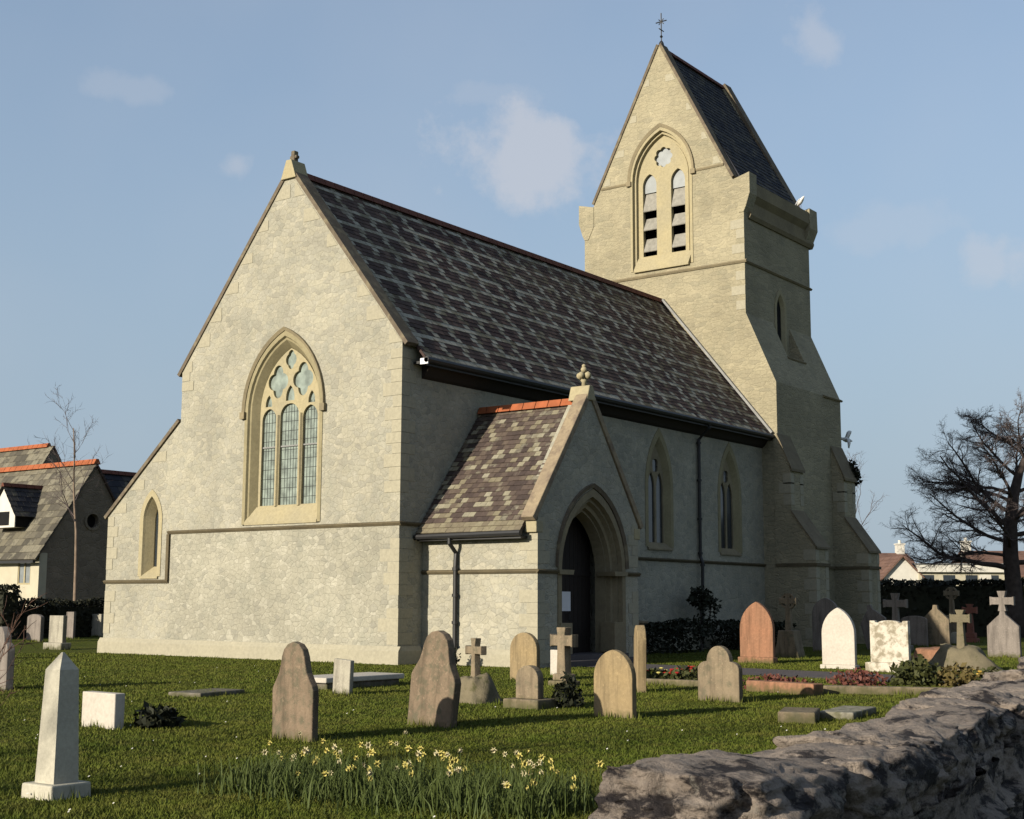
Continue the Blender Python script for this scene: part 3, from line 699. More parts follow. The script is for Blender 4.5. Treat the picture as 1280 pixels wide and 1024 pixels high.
# ------------------------------------------------------------------ things on the church
mb = MB(); mb.box(3.2, 3.62, PY + .838, PY + .845, 1.37, 1.88)
tag(mb.build('notice', M['paper'], None), 'white paper notice pinned on the dark porch door', 'notice')
def gull(name, label, loc, rz, fly):
    t = thing(name, label, 'gull', loc, None, rz)
    mb = MB(); prof = [(.01, -.26), (.05, -.2), (.10, -.08), (.115, .02), (.09, .12), (.06, .18), (.065, .22), (.055, .27), (.02, .31), (.008, .37)]
    rot = Matrix.Rotation(R(90 if fly else 62), 3, 'Y')
    m2 = MB(); m2.lathe(prof, (0, 0, 0), 10); m2.v = [tuple(rot @ Vector(v) + Vector((0, 0, 0 if fly else .26))) for v in m2.v]
    m2.build('body', M['gull'], t, smooth=True)
    for s_ in (-1, 1):
        w = MB()
        if fly: prof2 = [(0, 0, .08), (.3, .22, .09), (.62, .18, .06), (.85, .02, .02)]
        else: prof2 = [(0, 0.02, .08)]
        if fly:
            vs = []
            for sp, zz, ch in prof2: vs += [(ch + .02 - sp * .15, s_ * (.07 + sp * .75), zz), (-ch - sp * .15, s_ * (.07 + sp * .75), zz), (-sp * .15, s_ * (.07 + sp * .75), zz + .02)]
            fs = []
            for i in range(3):
                a, b = i * 3, i * 3 + 3; fs += [(a, b, b + 2, a + 2), (a + 2, b + 2, b + 1, a + 1), (a + 1, b + 1, b, a)]
            w.add(vs, fs + [(0, 2, 1), (9, 10, 11)])
        else:
            w.lathe([(.01, -.3), (.03, -.15), (.06, 0), (.04, .12), (.01, .16)], (0, 0, 0), 8)
            w.v = [tuple(rot @ Vector((v[0], v[1] * .45, v[2])) + Vector((-.02, s_ * .1, .27))) for v in w.v]
        w.build('wing', M['gull' if fly else 'gullg'], t, smooth=True)
        if not fly:
            l = MB(); l.tube([(0, s_ * .04, .17), (.01, s_ * .04, 0.0)], .01, 5); l.build('leg', M['rust'], t)
    return t
gull('gull', 'white gull standing on the tower cornice at its far end', (26.2, TS - .08, 18.44), R(-120), False)
gull('gull', 'white gull flying beside the tower with wings raised', (30.0, .3, 8.75), R(40), True).rotation_euler = (R(-38), R(-15), R(120))

# ------------------------------------------------------------------ gravestones
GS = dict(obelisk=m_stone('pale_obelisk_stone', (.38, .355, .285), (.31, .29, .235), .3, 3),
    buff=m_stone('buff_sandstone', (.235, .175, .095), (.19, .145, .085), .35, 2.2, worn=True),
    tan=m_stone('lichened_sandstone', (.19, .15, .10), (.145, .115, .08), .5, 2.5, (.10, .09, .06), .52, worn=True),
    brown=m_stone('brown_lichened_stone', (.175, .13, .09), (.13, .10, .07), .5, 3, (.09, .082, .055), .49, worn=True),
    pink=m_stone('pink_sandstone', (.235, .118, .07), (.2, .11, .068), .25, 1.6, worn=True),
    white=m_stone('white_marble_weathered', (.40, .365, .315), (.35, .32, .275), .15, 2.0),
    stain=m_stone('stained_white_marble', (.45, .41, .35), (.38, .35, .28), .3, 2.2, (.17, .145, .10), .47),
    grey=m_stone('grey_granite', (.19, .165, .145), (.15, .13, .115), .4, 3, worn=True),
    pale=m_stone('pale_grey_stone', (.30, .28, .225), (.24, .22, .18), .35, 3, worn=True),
    rock=m_stone('mossy_rock', (.145, .122, .08), (.105, .092, .06), .8, 3, (.06, .06, .025), .55),
    red=m_stone('red_granite', (.18, .075, .055), (.14, .06, .045), .3, 4))
def outline(style, w, h):
    a = w / 2
    if style == 'rect': return [(-a, 0), (a, 0), (a, h), (-a, h)]
    if style == 'round': return [(-a, 0), (a, 0)] + [(a * math.cos(t), h - a + a * math.sin(t)) for t in np.linspace(0, math.pi, 15)]
    if style == 'segment': return [(-a, 0), (a, 0)] + [(a * math.cos(t), h - .3 * a + .3 * a * math.sin(t)) for t in np.linspace(0, math.pi, 11)]
    if style == 'pointed': return list(reversed(arch(0, a, 0, h - 1.15 * a, 1.15 * a, 8)))
    if style == 'gothic': return list(reversed(arch(0, a, 0, h - 1.5 * a, 1.5 * a, 8)))
    if style == 'shoulder':     # round head on concave shoulders
        hw = a * .56; zs = h - a * .95
        r = [(a, 0), (a, zs)] + [(a - (a - hw) * (1 - math.cos(t)), zs + a * .32 * math.sin(t)) for t in np.linspace(.2, math.pi / 2, 5)]
        r += [(hw * math.cos(t), zs + a * .32 + (h - zs - a * .32) * math.sin(t)) for t in np.linspace(.1, math.pi / 2, 8)]
        return [(-x, z) for x, z in reversed(r[:-1])][::1] + [(0, h)][:0] + list(reversed([(x, z) for x, z in reversed(r)])) if False else [(x, z) for x, z in r] + [(-x, z) for x, z in reversed(r[:-1])]
    if style == 'ogee':
        r = [(a, 0), (a * 1.03, h - 1.6 * a), (a * .97, h - 1.45 * a), (a * .83, h - 1.24 * a), (a * .70, h - 1.02 * a), (a * .62, h - .75 * a), (a * .57, h - .5 * a), (a * .47, h - .26 * a), (a * .28, h - .08 * a), (0, h)]
        return r + [(-x, z) for x, z in reversed(r[:-1])]
    if style == 'gable': return [(-a, 0), (a, 0), (a * .98, h * .66), (a * .35, h * .86), (a * .2, h * .9), (a * .14, h), (-a * .14, h), (-a * .2, h * .9), (-a * .35, h * .86), (-a * .98, h * .66)]
    if style == 'tablet': return [(-a, 0), (a, 0), (a, h), (a * .72, h), (a * .7, h * .96)] + [(a * .55 * math.cos(t), h * .95 + h * .06 * math.sin(t)) for t in np.linspace(0, math.pi, 9)] + [(-a * .7, h * .96), (-a * .72, h), (-a, h)]
fgy = lambda u, z, d: Vector((d, u, z))
def stone_mesh(style, w, h, t):
    mb = MB(); mb.prism(outline(style, w, h), fgy, -t / 2, t / 2); return mb
def headstone(name, label, x, y, style, w, h, mat, t=.1, lean=0, tip=0, rz=0, base=None, group='headstones in the churchyard'):
    """face towards -X (west); lean tilts it sideways, tip forwards"""
    rot = (R(lean), R(tip), R(rz))
    if base is None:
        o = stone_mesh(style, w, h + .06, t).build(name, GS[mat]); bevel(o, .012)
        o.location = (x, y, -.06); o.rotation_euler = rot; return tag(o, label, 'gravestone', group)
    T = thing(name, label, 'gravestone', (x, y, 0), group); T.rotation_euler = rot
    bw, bh, bt = base
    mb = MB(); mb.box(-bt / 2, bt / 2, -bw / 2, bw / 2, -.05, bh); bevel(mb.build('base', GS[mat], T), .02)
    o = stone_mesh(style, w, h - bh, t); o.v = [(a, b, c + bh - .002) for a, b, c in o.v]; bevel(o.build('slab', GS[mat], T), .012); return T
def rockify(mb_src, name, mat, parent, loc, seed, amp=.06, lev=3):
    pass
def rock(name, size, seed, mat, parent=None, loc=(0, 0, 0), rz=0, amp=.22, boxy=.75, sub=4, taper=0, facet=0):
    bm = bmesh.new(); bmesh.ops.create_cube(bm, size=2)
    bmesh.ops.subdivide_edges(bm, edges=bm.edges, cuts=2 ** (sub - 1) - 1, use_grid_fill=True)
    off = Vector((seed * 7.31, seed * 3.17, seed * 1.93))
    for v in bm.verts:
        s = v.co.normalized() * 1.25; p = v.co.lerp(s, 1 - boxy)
        n = (noise.cell_vector(p * 1.5 + off + Vector((noise.noise(p * 2 + off), noise.noise(p * 2 - off), 0)) * .5).x - .5) * facet + noise.fractal(p * 1.1 + off, 1.0, 2.0, 4) * amp + noise.noise(p * .6 + off * 2) * amp * .8 + noise.fractal(p * 4 + off, 1.0, 2.0, 3) * amp * .22
        p = p * (1 + n); tk = 1 - taper * max(-1, min(1, p.z)); p.x *= tk; p.y *= tk; v.co = Vector((p.x * size[0] / 2, p.y * size[1] / 2, p.z * size[2] / 2))
    me = bpy.data.meshes.new(name); bm.to_mesh(me); bm.free(); me.uv_layers.new(name='tile')
    me.polygons.foreach_set('use_smooth', [True] * len(me.polygons)); me.materials.append(mat)
    o = bpy.data.objects.new(name, me); col.objects.link(o); o.location = loc; o.rotation_euler = (0, 0, rz)
    if parent: o.parent = parent
    return o
def cross_stone(name, label, x, y, h, span, mat, arm=.13, t=.13, base='step', ring=False, lean=0, rz=0, bh=.3, bw=.5, group='stone crosses in the churchyard', taper=.75, bmat=None):
    T = thing(name, label, 'grave cross', (x, y, 0), group, R(rz)); T.rotation_euler[0] = R(lean)
    if base == 'step':
        mb = MB(); mb.box(-bw * .4, bw * .4, -bw / 2, bw / 2, -.05, bh * .45); mb.box(-bw * .28, bw * .28, -bw * .36, bw * .36, bh * .45, bh); bevel(mb.build('base', GS[bmat or mat], T), .025)
    elif base == 'rock': rock('base', (bw * 1.0, bw * 1.15, bh * 2.1), int(abs(x * 7 + y * 3)) % 50, GS['rock'], T, (0, 0, bh * .35), amp=.3, boxy=.5, taper=.38)
    elif base == 'plinth':
        mb = MB(); mb.prism([(-bw / 2, -.05), (bw / 2, -.05), (bw * .36, bh * .5), (bw * .28, bh), (-bw * .28, bh), (-bw * .36, bh * .5)], fgy, -bw * .3, bw * .3); bevel(mb.build('base', GS[bmat or mat], T), .02)
    elif base == 'slab':
        mb = stone_mesh('gable', bw, bh, .16); bevel(mb.build('base', GS[bmat or mat], T), .015)
    ca = h - span * .42; a = arm / 2; s2 = span / 2; b0 = bh - .03
    mb = MB(); f = 1.15
    mb.prism([(-a * f, b0), (a * f, b0), (a * taper, ca - a), (s2 * .8, ca - a), (s2, ca - a * 1.25), (s2, ca + a * 1.25), (s2 * .8, ca + a), (a * taper, ca + a), (a * 1.2, h), (-a * 1.2, h), (-a * taper, ca + a), (-s2 * .8, ca + a), (-s2, ca + a * 1.25), (-s2, ca - a * 1.25), (-s2 * .8, ca - a), (-a * taper, ca - a)], fgy, -t / 2, t / 2)
    if ring: mb.loft([(circ(0, ca, s2 * .85, 24), -t * .35), (circ(0, ca, s2 * .62, 24), -t * .35), (circ(0, ca, s2 * .62, 24), t * .35), (circ(0, ca, s2 * .85, 24), t * .35), (circ(0, ca, s2 * .85, 24), -t * .35)], fgy, True)
    bevel(mb.build('cross', GS[mat], T), .012); return T

# obelisk
ob = thing('obelisk', 'tall grey stone obelisk with pointed top on a square base, front left', 'obelisk', (-19.61, -13.57, 0), None, R(2))
def frus(mb, w0, w1, z0, z1):
    mb.add([(-w0, -w0, z0), (w0, -w0, z0), (w0, w0, z0), (-w0, w0, z0), (-w1, -w1, z1), (w1, -w1, z1), (w1, w1, z1), (-w1, w1, z1)], [(3, 2, 1, 0), (4, 5, 6, 7), (0, 1, 5, 4), (1, 2, 6, 5), (2, 3, 7, 6), (3, 0, 4, 7)])
mb = MB(); frus(mb, .20, .195, -.05, .12); bevel(mb.build('base', GS['obelisk'], ob), .015)
mb = MB(); frus(mb, .122, .094, .12, 1.03); frus(mb, .094, .008, 1.03, 1.17); mb.build('shaft', GS['obelisk'], ob)
headstone('headstone', 'low white rectangular marble block headstone on the lawn', -15.55, -8.74, 'rect', .72, .44, 'white', .15, rz=-3, group='rectangular headstones')
headstone('headstone', 'tall mottled headstone with rounded head and sloping shoulders, behind the daffodils', -15.12, -11.75, 'ogee', .70, 1.13, 'brown', .1, rz=-4, lean=-1)
headstone('headstone', 'plain narrow pale slab headstone standing by a low white ledger', -9.06, -6.72, 'rect', .46, .60, 'pale', .09, rz=-8, lean=3, group='rectangular headstones')
t = thing('ledger_tomb', 'low flat white ledger tomb on the grass beside the narrow slab', 'tomb', (-7.4, -5.3, 0))
mb = MB(); mb.box(-1.0, 1.0, -.4, .4, -.05, .12); bevel(mb.build('base', GS['grey'], t), .02)
mb = MB(); mb.box(-1.08, 1.08, -.46, .46, .122, .22); bevel(mb.build('top_slab', GS['white'], t), .02)
headstone('headstone', 'large leaning brown headstone with streaked face and rounded head', -12.78, -11.85, 'ogee', .78, 1.24, 'brown', .13, lean=7, rz=-5)
cross_stone('grave_cross', 'small stone cross on a mossy rock mound in front of the porch', -9.05, -9.65, 1.02, .46, 'tan', .12, .12, 'rock', bh=.30, bw=.54, rz=-18)
headstone('headstone', 'round-topped buff headstone in front of the porch wall', -3.6, -6.66, 'round', .72, .98, 'buff', .12, rz=-4)
headstone('headstone', 'small round-topped stone on a stepped base with a dark plant beside it', -9.4, -10.98, 'round', .42, .64, 'tan', .16, base=(.66, .14, .5))
cross_stone('grave_cross', 'sturdy pinkish stone cross on a stepped base before the porch door', -4.64, -8.35, 1.12, .60, 'tan', .2, .18, 'step', bh=.24, bw=.5, rz=-10, taper=.95)
headstone('marker_stone', 'tiny white marker stone behind the cross at the porch', -1.6, -6.02, 'rect', .2, .56, 'white', .08, group='rectangular headstones')
headstone('headstone', 'golden pointed-arch headstone standing alone on the lawn', -10.09, -12.96, 'pointed', .68, .94, 'buff', .11, rz=-5)
headstone('headstone', 'thin pale headstone seen edge-on beside the golden one', -5.05, -10.3, 'pointed', .62, 1.2, 'buff', .16, rz=-52, lean=5)
headstone('headstone', 'grey-buff headstone with a small round head on square shoulders', -6.3, -12.6, 'shoulder', .80, .90, 'tan', .12, rz=-5)
headstone('headstone', 'tall pink sandstone headstone with pointed arch, against the south wall', 7.2, -6.55, 'gothic', .98, 1.64, 'pink', .14, base=(1.05, .16, .3))
cross_stone('grave_cross', 'ringed celtic cross on a tapering plinth beside the pink headstone', 11.3, -5.55, 1.9, .56, 'tan', .17, .16, 'plinth', ring=True, bh=.8, bw=.85)
headstone('headstone', 'dull grey round-topped headstone half hidden behind the white pointed one', 16.6, -4.4, 'pointed', .95, 1.78, 'grey', .14)
headstone('headstone', 'bright white pointed headstone beside the tower base', 5.72, -9.52, 'gothic', .86, 1.50, 'white', .14, base=(.92, .1, .3))
headstone('headstone', 'white marble tablet headstone covered in brown stains', 5.04, -11.1, 'tablet', .94, 1.20, 'stain', .16, base=(1.12, .22, .42))
cross_stone('grave_cross', 'plain grey cross behind the stained white tablet', 18.2, -6.2, 1.95, .82, 'grey', .24, .18, 'step', bh=.5, bw=.9)
headstone('headstone', 'dark slanting grey slab behind the stained white tablet', 20.1, -4.9, 'gable', .95, 1.6, 'grey', .14, lean=-14)
headstone('headstone', 'low grey headstone with a shallow curved top near the dark hedge', 24.6, -4.45, 'segment', 1.0, 1.15, 'grey', .14)
headstone('headstone', 'grey gothic headstone with a tiny pointed finial near the hedge', 25.2, -5.08, 'gable', 1.06, 1.56, 'tan', .16)
cross_stone('grave_cross', 'tall slim celtic cross with tapering shaft against the dark hedge', 34.9, -2.4, 2.36, .68, 'tan', .2, .2, 'plinth', ring=True, bh=1.1, bw=1.1)
cross_stone('grave_cross', 'reddish granite cross with a small pale stone at its foot', 31.7, -4.25, 1.6, .62, 'red', .24, .2, 'step', bh=.4, bw=.6)
headstone('marker_stone', 'small pale rounded stone at the foot of the red cross', 27.5, -5.0, 'round', .42, .5, 'pale', .12)
cross_stone('grave_cross', 'weathered brown cross shaft rising from a heap of rocks', 6.97, -12.15, 1.46, .50, 'rock', .19, .16, 'rock', bh=.4, bw=1.1)
cross_stone('grave_cross', 'large pointed grey gravestone topped by a cross, far right', 15.9, -10.45, 2.0, .72, 'grey', .22, .18, 'slab', bh=1.42, bw=.98)
def flat_tomb(name, label, loc, size, mat, rz=0, tilt=0, cat='grave slab', group='flat grave slabs'):
    mb = MB(); mb.box(-size[0] / 2, size[0] / 2, -size[1] / 2, size[1] / 2, -.04, size[2])
    o = bevel(mb.build(name, GS[mat]), .02); o.location = loc; o.rotation_euler = (R(tilt), 0, R(rz)); return tag(o, label, cat, group)
flat_tomb('grave_slab', 'flat buff slab lying in the grass just beyond the boundary wall', (-8.9, -15.2, 0), (.9, .5, .15), 'tan', 20)
flat_tomb('grave_slab', 'long thin grey slab lying behind the short buff slab', (-7.7, -15.4, 0), (1.3, .5, .1), 'pale', 8)
flat_tomb('grave_kerb', 'low pinkish kerb stone beside the red heather plants', (-3.7, -12.5, 0), (.3, 1.5, .2), 'pink', -12)
flat_tomb('grave_kerb', 'long low buff kerb edging the shrub bed on the right', (-2.7, -14.4, 0), (.22, 2.9, .14), 'tan', 22)
flat_tomb('grave_kerb', 'pale kerb stone edging the flower bed by the path', (-3.1, -9.6, 0), (.16, 2.0, .12), 'tan', 5)
flat_tomb('grave_slab', 'sunken grey slab lying in the lawn before the west front', (-10.6, -5.0, 0), (1.2, .7, .07), 'grey', 10)
rock('pink_boulder', (1.0, 1.3, .66), 13, GS['pink'], None, (9.1, -10.9, .1), .2, boxy=.45)
tag(bpy.data.objects['pink_boulder'], 'pinkish boulder lying in the grass beside the rock-based cross', 'boulder')
# far left group
headstone('headstone', 'pale slab headstone on a plinth near the left corner of the church', .7, 15.4, 'rect', .74, 1.1, 'pale', .16, base=(.98, .22, .4), group='headstones left of the church')
headstone('headstone', 'white square-topped headstone in front of the stone hall', 13.3, 32.1 - 3.0, 'rect', .82, 1.0, 'white', .14, group='headstones left of the church')
headstone('headstone', 'cream square headstone close to the corner of the church aisle', 11.0, 27.2, 'rect', .66, 1.0, 'pale', .14, group='headstones left of the church')
headstone('headstone', 'dark grey headstone with shaded side among the far left graves', 5.3, 23.4, 'segment', .9, 1.05, 'grey', .16, group='headstones left of the church')
headstone('headstone', 'thin grey stone standing upright behind the pale slab', 8.2, 25.2, 'rect', .5, 1.12, 'grey', .12, group='headstones left of the church')
headstone('headstone', 'large dark round-shouldered headstone cut by the left edge', -12.07, -1.15, 'shoulder', .9, 1.12, 'grey', .14, rz=-15, group='headstones left of the church')
headstone('headstone', 'narrow pale headstone with pointed top near the left hedge', 3.2, 24.2, 'pointed', .5, 1.0, 'tan', .12, group='headstones left of the church')
headstone('headstone', 'low buff headstone with rounded top just behind the dark stone at left', -5.2, 10.6, 'round', .6, .95, 'tan', .14, group='headstones left of the church')
# stone planter boxes right of the porch
t = thing('stone_bin', 'brown boxed stone bin with pale lid against the wall right of the porch', 'bin', (6.15, -3.0, 0), None, 0)
mb = MB(); mb.box(-.35, .35, -.45, .45, 0, 1.02); bevel(mb.build('box', GS['brown'], t), .02)
mb = MB(); mb.box(-.42, .42, -.52, .52, 1.022, 1.1); bevel(mb.build('lid', GS['tan'], t), .02)

# ------------------------------------------------------------------ boundary wall in front
def m_wall():
    b = NB('dark_wall_stone', .9, .15)
    c = b.mix(b.ramp(b.noise(2.5, detail=6), [(.35, 0), (.65, 1)]), (.26, .215, .178), (.175, .145, .122))
    c = b.mix(b.ramp(b.noise(3.4, b.vec((1, 1, 2.2)), detail=8, rough=.7), [(.48, 0), (.56, .94)]), c, (.014, .012, .014))
    c = b.mix(b.ramp(b.noise(9, detail=6, rough=.7), [(.58, 0), (.68, .7)]), c, (.2, .185, .16))
    c = b.mix(.8, c, b.ramp(b.noise(40, detail=5, rough=.7), [(.25, .6), (.75, 1.25)]), 'MULTIPLY')
    b.col(c); b.bump(b.math('ADD', b.noise(14, detail=8, rough=.7), b.math('MULTIPLY', b.noise(4, b.vec((1, 1, 3)), detail=4), 1.5)), 1.0, .05); return b.m
M['wallstone'] = m_wall()
wall = thing('boundary_wall', 'rough dark stone boundary wall with big rubble cope stones in the foreground', 'wall', (-23.98, -21.69, 0), None, R(9.6))
wr = random.Random(4)
x = -2.6; k = 0
# local x runs along the wall, local y into the churchyard
while x < 26:
    L_ = wr.uniform(.62, 1.05)
    zc = .86 + wr.uniform(-.03, .05); hh = wr.uniform(.26, .36)
    zc += (-.06 if x < .2 else .02) if x < 1.6 else .0
    rk = rock('cope_stone', (L_ * 1.12, .56 + wr.uniform(-.05, .06), hh), 20 + k, M['wallstone'], wall, (x + L_ / 2, .12 + wr.uniform(-.04, .04), zc), wr.uniform(-.08, .08), amp=.2, boxy=.55, sub=6 if x < 7 else 5, facet=.07)
    rk.rotation_euler[1] = R(wr.uniform(-7, 4)); rk.rotation_euler[0] = R(wr.uniform(-6, 6))
    x += L_; k += 1
mbw = MB(); nx, nz = 420, 40
vs = []; X0, X1 = -3.2, 26
for j in range(nz + 1):
    for i in range(nx + 1):
        xx = X0 + (X1 - X0) * i / nx; zz = -1.2 + 1.98 * j / nz
        q = Vector((xx * 1.6, 3.3, zz * 3.6)); c_ = noise.cell_vector(q + Vector((noise.noise(q * .7) * .6, 0, noise.noise(q * .8 + Vector((5, 0, 0))) * .5)))
        dsp = .09 * (c_.x - .5) + .07 * noise.fractal(Vector((xx * 2, 0, zz * 4)), 1, 2, 5) + (.07 if .5 < zz + .05 * noise.noise(Vector((xx, 0, 0))) < .58 else 0)
        vs.append((xx, -.18 - dsp, zz))
fsx = [(j * (nx + 1) + i, j * (nx + 1) + i + 1, (j + 1) * (nx + 1) + i + 1, (j + 1) * (nx + 1) + i) for j in range(nz) for i in range(nx)]
mbw.add(vs, fsx); mbw.build('wall_face', M['wallstone'], wall, recalc=False)
mb = MB(); mb.box(X0, X1, -.02, .34, -1.2, .74); mb.build('wall_core', M['wallstone'], wall)

# ------------------------------------------------------------------ trees
def limb(mb, p, d, L, r, lev, rng, spec):
    """recursive branch; adds tubes to mb[0] (thick) or mb[1] (twigs)"""
    n = spec['seg'][lev]; pts = [p.copy()]; rad = [r]; dirs = [d.copy()]
    st = L / n
    for i in range(n):
        d = (d + Vector((rng.gauss(0, 1), rng.gauss(0, 1), rng.gauss(0, 1))) * spec['wig'][lev] + Vector((0, 0, spec['up'][lev]))).normalized()
        p = p + d * st; pts.append(p.copy()); rad.append(r * (1 - (1 - spec['tip']) * (i + 1) / n)); dirs.append(d.copy())
    mb[0 if lev < spec['split'] else 1].tube(pts, rad, (8, 5, 4, 3, 3)[min(lev, 4)], cap=lev == 0)
    if lev + 1 >= len(spec['seg']): return
    for k in range(spec['kids'][lev]):
        t = spec['start'][lev] + (1 - spec['start'][lev]) * (k + rng.random() * .8) / spec['kids'][lev]
        i = min(n - 1, int(t * n)); f = t * n - i
        q = pts[i].lerp(pts[i + 1], f); dd = dirs[i + 1]
        ax = dd.cross(Vector((rng.gauss(0, 1), rng.gauss(0, 1), rng.gauss(0, 1)))).normalized()
        nd = (Matrix.Rotation(rng.uniform(*spec['ang'][lev]), 3, ax) @ dd)
        nd.z *= spec['flat'][lev]; nd.normalize()
        limb(mb, q, nd, L * spec['len'][lev] * rng.uniform(.65, 1.2) * (1.15 - .5 * t), max(spec.get('min', .005), rad[i] * spec['rr'][lev]), lev + 1, rng, spec)
def bare_tree(name, label, base, H, r, seed, spec, mats, lean=(0, 0, 1), group=None, cat='tree', rmin=None):
    T = thing(name, label, cat, base, group); rng = random.Random(seed); mbs = [MB(), MB()]
    limb(mbs, Vector((0, 0, -.1)), Vector(lean).normalized(), H, r, 0, rng, spec)
    if spec.get('flare'): mbs[0].tube([(0, 0, -.1), (0, 0, .3), (0, 0, .9)], [r * 1.7, r * 1.25, r], 8)
    mbs[0].build('trunk', mats[0], T, smooth=True, recalc=False); mbs[1].build('crown', mats[1], T, recalc=False); return T
BIG = dict(seg=[8, 7, 5, 4, 3], wig=[.06, .16, .2, .25, .3], up=[.02, .09, .07, .04, .02], tip=.25, split=2, kids=[22, 11, 9, 8], start=[.2, .18, .12, .1], min=.011, ang=[(.95, 1.45), (.4, .95), (.4, .9), (.4, 1.0)], flat=[.5, .55, .7, .9], len=[.62, .46, .5, .5], rr=[.42, .5, .5, .6], flare=True)
LB = dict(seg=[8, 8, 5, 4, 3], wig=[.05, .10, .18, .24, .3], up=[0, .015, .035, .03, .02], tip=.22, split=2, kids=[0, 17, 11, 10], start=[0, .22, .12, .1], ang=[(0, 0), (.4, 1.0), (.4, .95), (.4, 1.0)], flat=[1, .55, .65, .9], len=[1, .36, .5, .5], rr=[1, .5, .5, .6], min=.006)
T = thing('bare_tree', 'big bare dark tree with wide level limbs at the right edge', 'tree', (41.4, -3.25, 0)); rng = random.Random(17); mbs = [MB(), MB()]
trk = [(0, 0, -.1), (.02, -.03, 1.2), (0, .02, 2.6), (-.05, .08, 4.0), (-.02, .02, 5.4), (.08, -.15, 6.8), (.2, -.45, 8.0), (.4, -.8, 8.9), (.5, -1.0, 9.8)]
mbs[0].tube(trk, [.62, .43, .40, .38, .33, .28, .21, .14, .06], 10)
for z, a, L, r, up in ((3.3, 0, 6.2, .15, .16), (3.9, 8, 4.4, .09, .12), (4.6, -10, 4.6, .11, .42), (5.3, 12, 5.4, .13, .45), (6.0, -4, 4.8, .12, .5), (6.9, 6, 4.6, .1, .55), (7.8, 0, 4.0, .09, .7), (8.8, -12, 3.4, .07, .9), (3.6, 180, 6, .14, .2), (4.9, 170, 5.5, .13, .4), (5.9, 190, 5.2, .12, .5), (7.0, 180, 4.8, .1, .6), (8.2, 175, 4.2, .09, .8), (8.7, 190, 3.6, .06, .8), (9.0, 20, 2.6, .05, .9), (4.3, 70, 4.5, .11, .4), (5.6, 110, 4.5, .1, .5), (6.6, 60, 4.2, .1, .6), (5.0, 250, 4.5, .11, .4), (6.4, 290, 4.4, .1, .6), (7.6, 270, 3.8, .08, .8), (8.6, 60, 3.2, .07, 1.0)):
    ca = R(126.7 + a); i = next(k for k in range(len(trk) - 1) if trk[k + 1][2] > z); f = (z - trk[i][2]) / (trk[i + 1][2] - trk[i][2])
    limb(mbs, Vector(trk[i]).lerp(Vector(trk[i + 1]), f), Vector((math.cos(ca), math.sin(ca), up)).normalized(), L, r, 1, rng, LB)
mbs[0].build('trunk', M['bark'], T, smooth=True, recalc=False); mbs[1].build('crown', M['twig'], T, recalc=False)
BIR = dict(seg=[12, 6, 4, 3], wig=[.035, .14, .2, .25], up=[.02, .12, .06, .03], tip=.2, split=1, kids=[9, 6, 5], min=.008, start=[.5, .2, .15], ang=[(.5, .85), (.4, .8), (.3, .8)], flat=[1, 1, 1], len=[.34, .5, .5], rr=[.5, .55, .6])
bare_tree('birch_tree', 'slender bare birch standing in front of the stone hall', (10.95, 28.7, 0), 9.6, .10, 8, BIR, (M['birch'], M['twig']), lean=(-.04, -.02, 1))
FAR = dict(seg=[6, 5, 4, 3], wig=[.08, .16, .2, .25], up=[.03, .1, .08, .04], tip=.25, split=1, kids=[8, 6, 5], start=[.45, .15, .1], ang=[(.3, .7), (.4, .9), (.3, .8)], flat=[1, 1, 1], len=[.34, .5, .5], rr=[.5, .5, .6], min=.009)
def far_tree(label, px, py, depth, seed, r=.16):
    c = Vector((-26.6036, -23.4283, 1.6)) + cray(px, py) * depth
    bare_tree('bare_tree', label, (c.x, c.y, 0), c.z / 1.12, r, seed, FAR, (M['twig'], M['twig']), group='bare trees behind the church')
far_tree('bare treetop showing above the aisle roof verge', 214, 512, 75, 31)
far_tree('faint bare treetop above the roof of the stone hall', 34, 548, 95, 32)
far_tree('thin bare treetop right beside the tower buttress', 1052, 560, 80, 38, .1)
# bare shrub at the left edge and the tree out of frame that throws the streaks on the grass
SHR = dict(seg=[7, 5, 4], wig=[.12, .16, .2], up=[.03, .05, .02], tip=.3, split=1, kids=[6, 4], start=[.2, .15], ang=[(.3, .8), (.3, .8)], flat=[1, 1], len=[.5, .5], rr=[.65, .65])
T = thing('bare_shrub', 'reddish bare twiggy shrub reaching in at the left edge', 'shrub', (-18.6, -10.45, 0))
rng = random.Random(12); mbs = [MB(), MB()]
for k in range(4):
    limb(mbs, Vector((rng.uniform(-.1, .1), rng.uniform(-.1, .1), -.05)), Vector((rng.uniform(-.2, .6), rng.uniform(-.7, .5), 1)).normalized(), rng.uniform(1.0, 1.7), .010, 0, rng, SHR)
mbs[0].build('stems', M['rust'], T, recalc=False); mbs[1].build('twigs', M['rust'], T, recalc=False)
LAWN_T = dict(FAR, kids=[8, 5, 3], start=[.3, .15, .1], len=[.5, .5, .5], min=.01)
bare_tree('bare_tree', 'bare tree standing outside the left of the view, shadowing the lawn', (-38.5, -8.45, 0), 8.5, .2, 41, LAWN_T, (M['bark'], M['twig']))

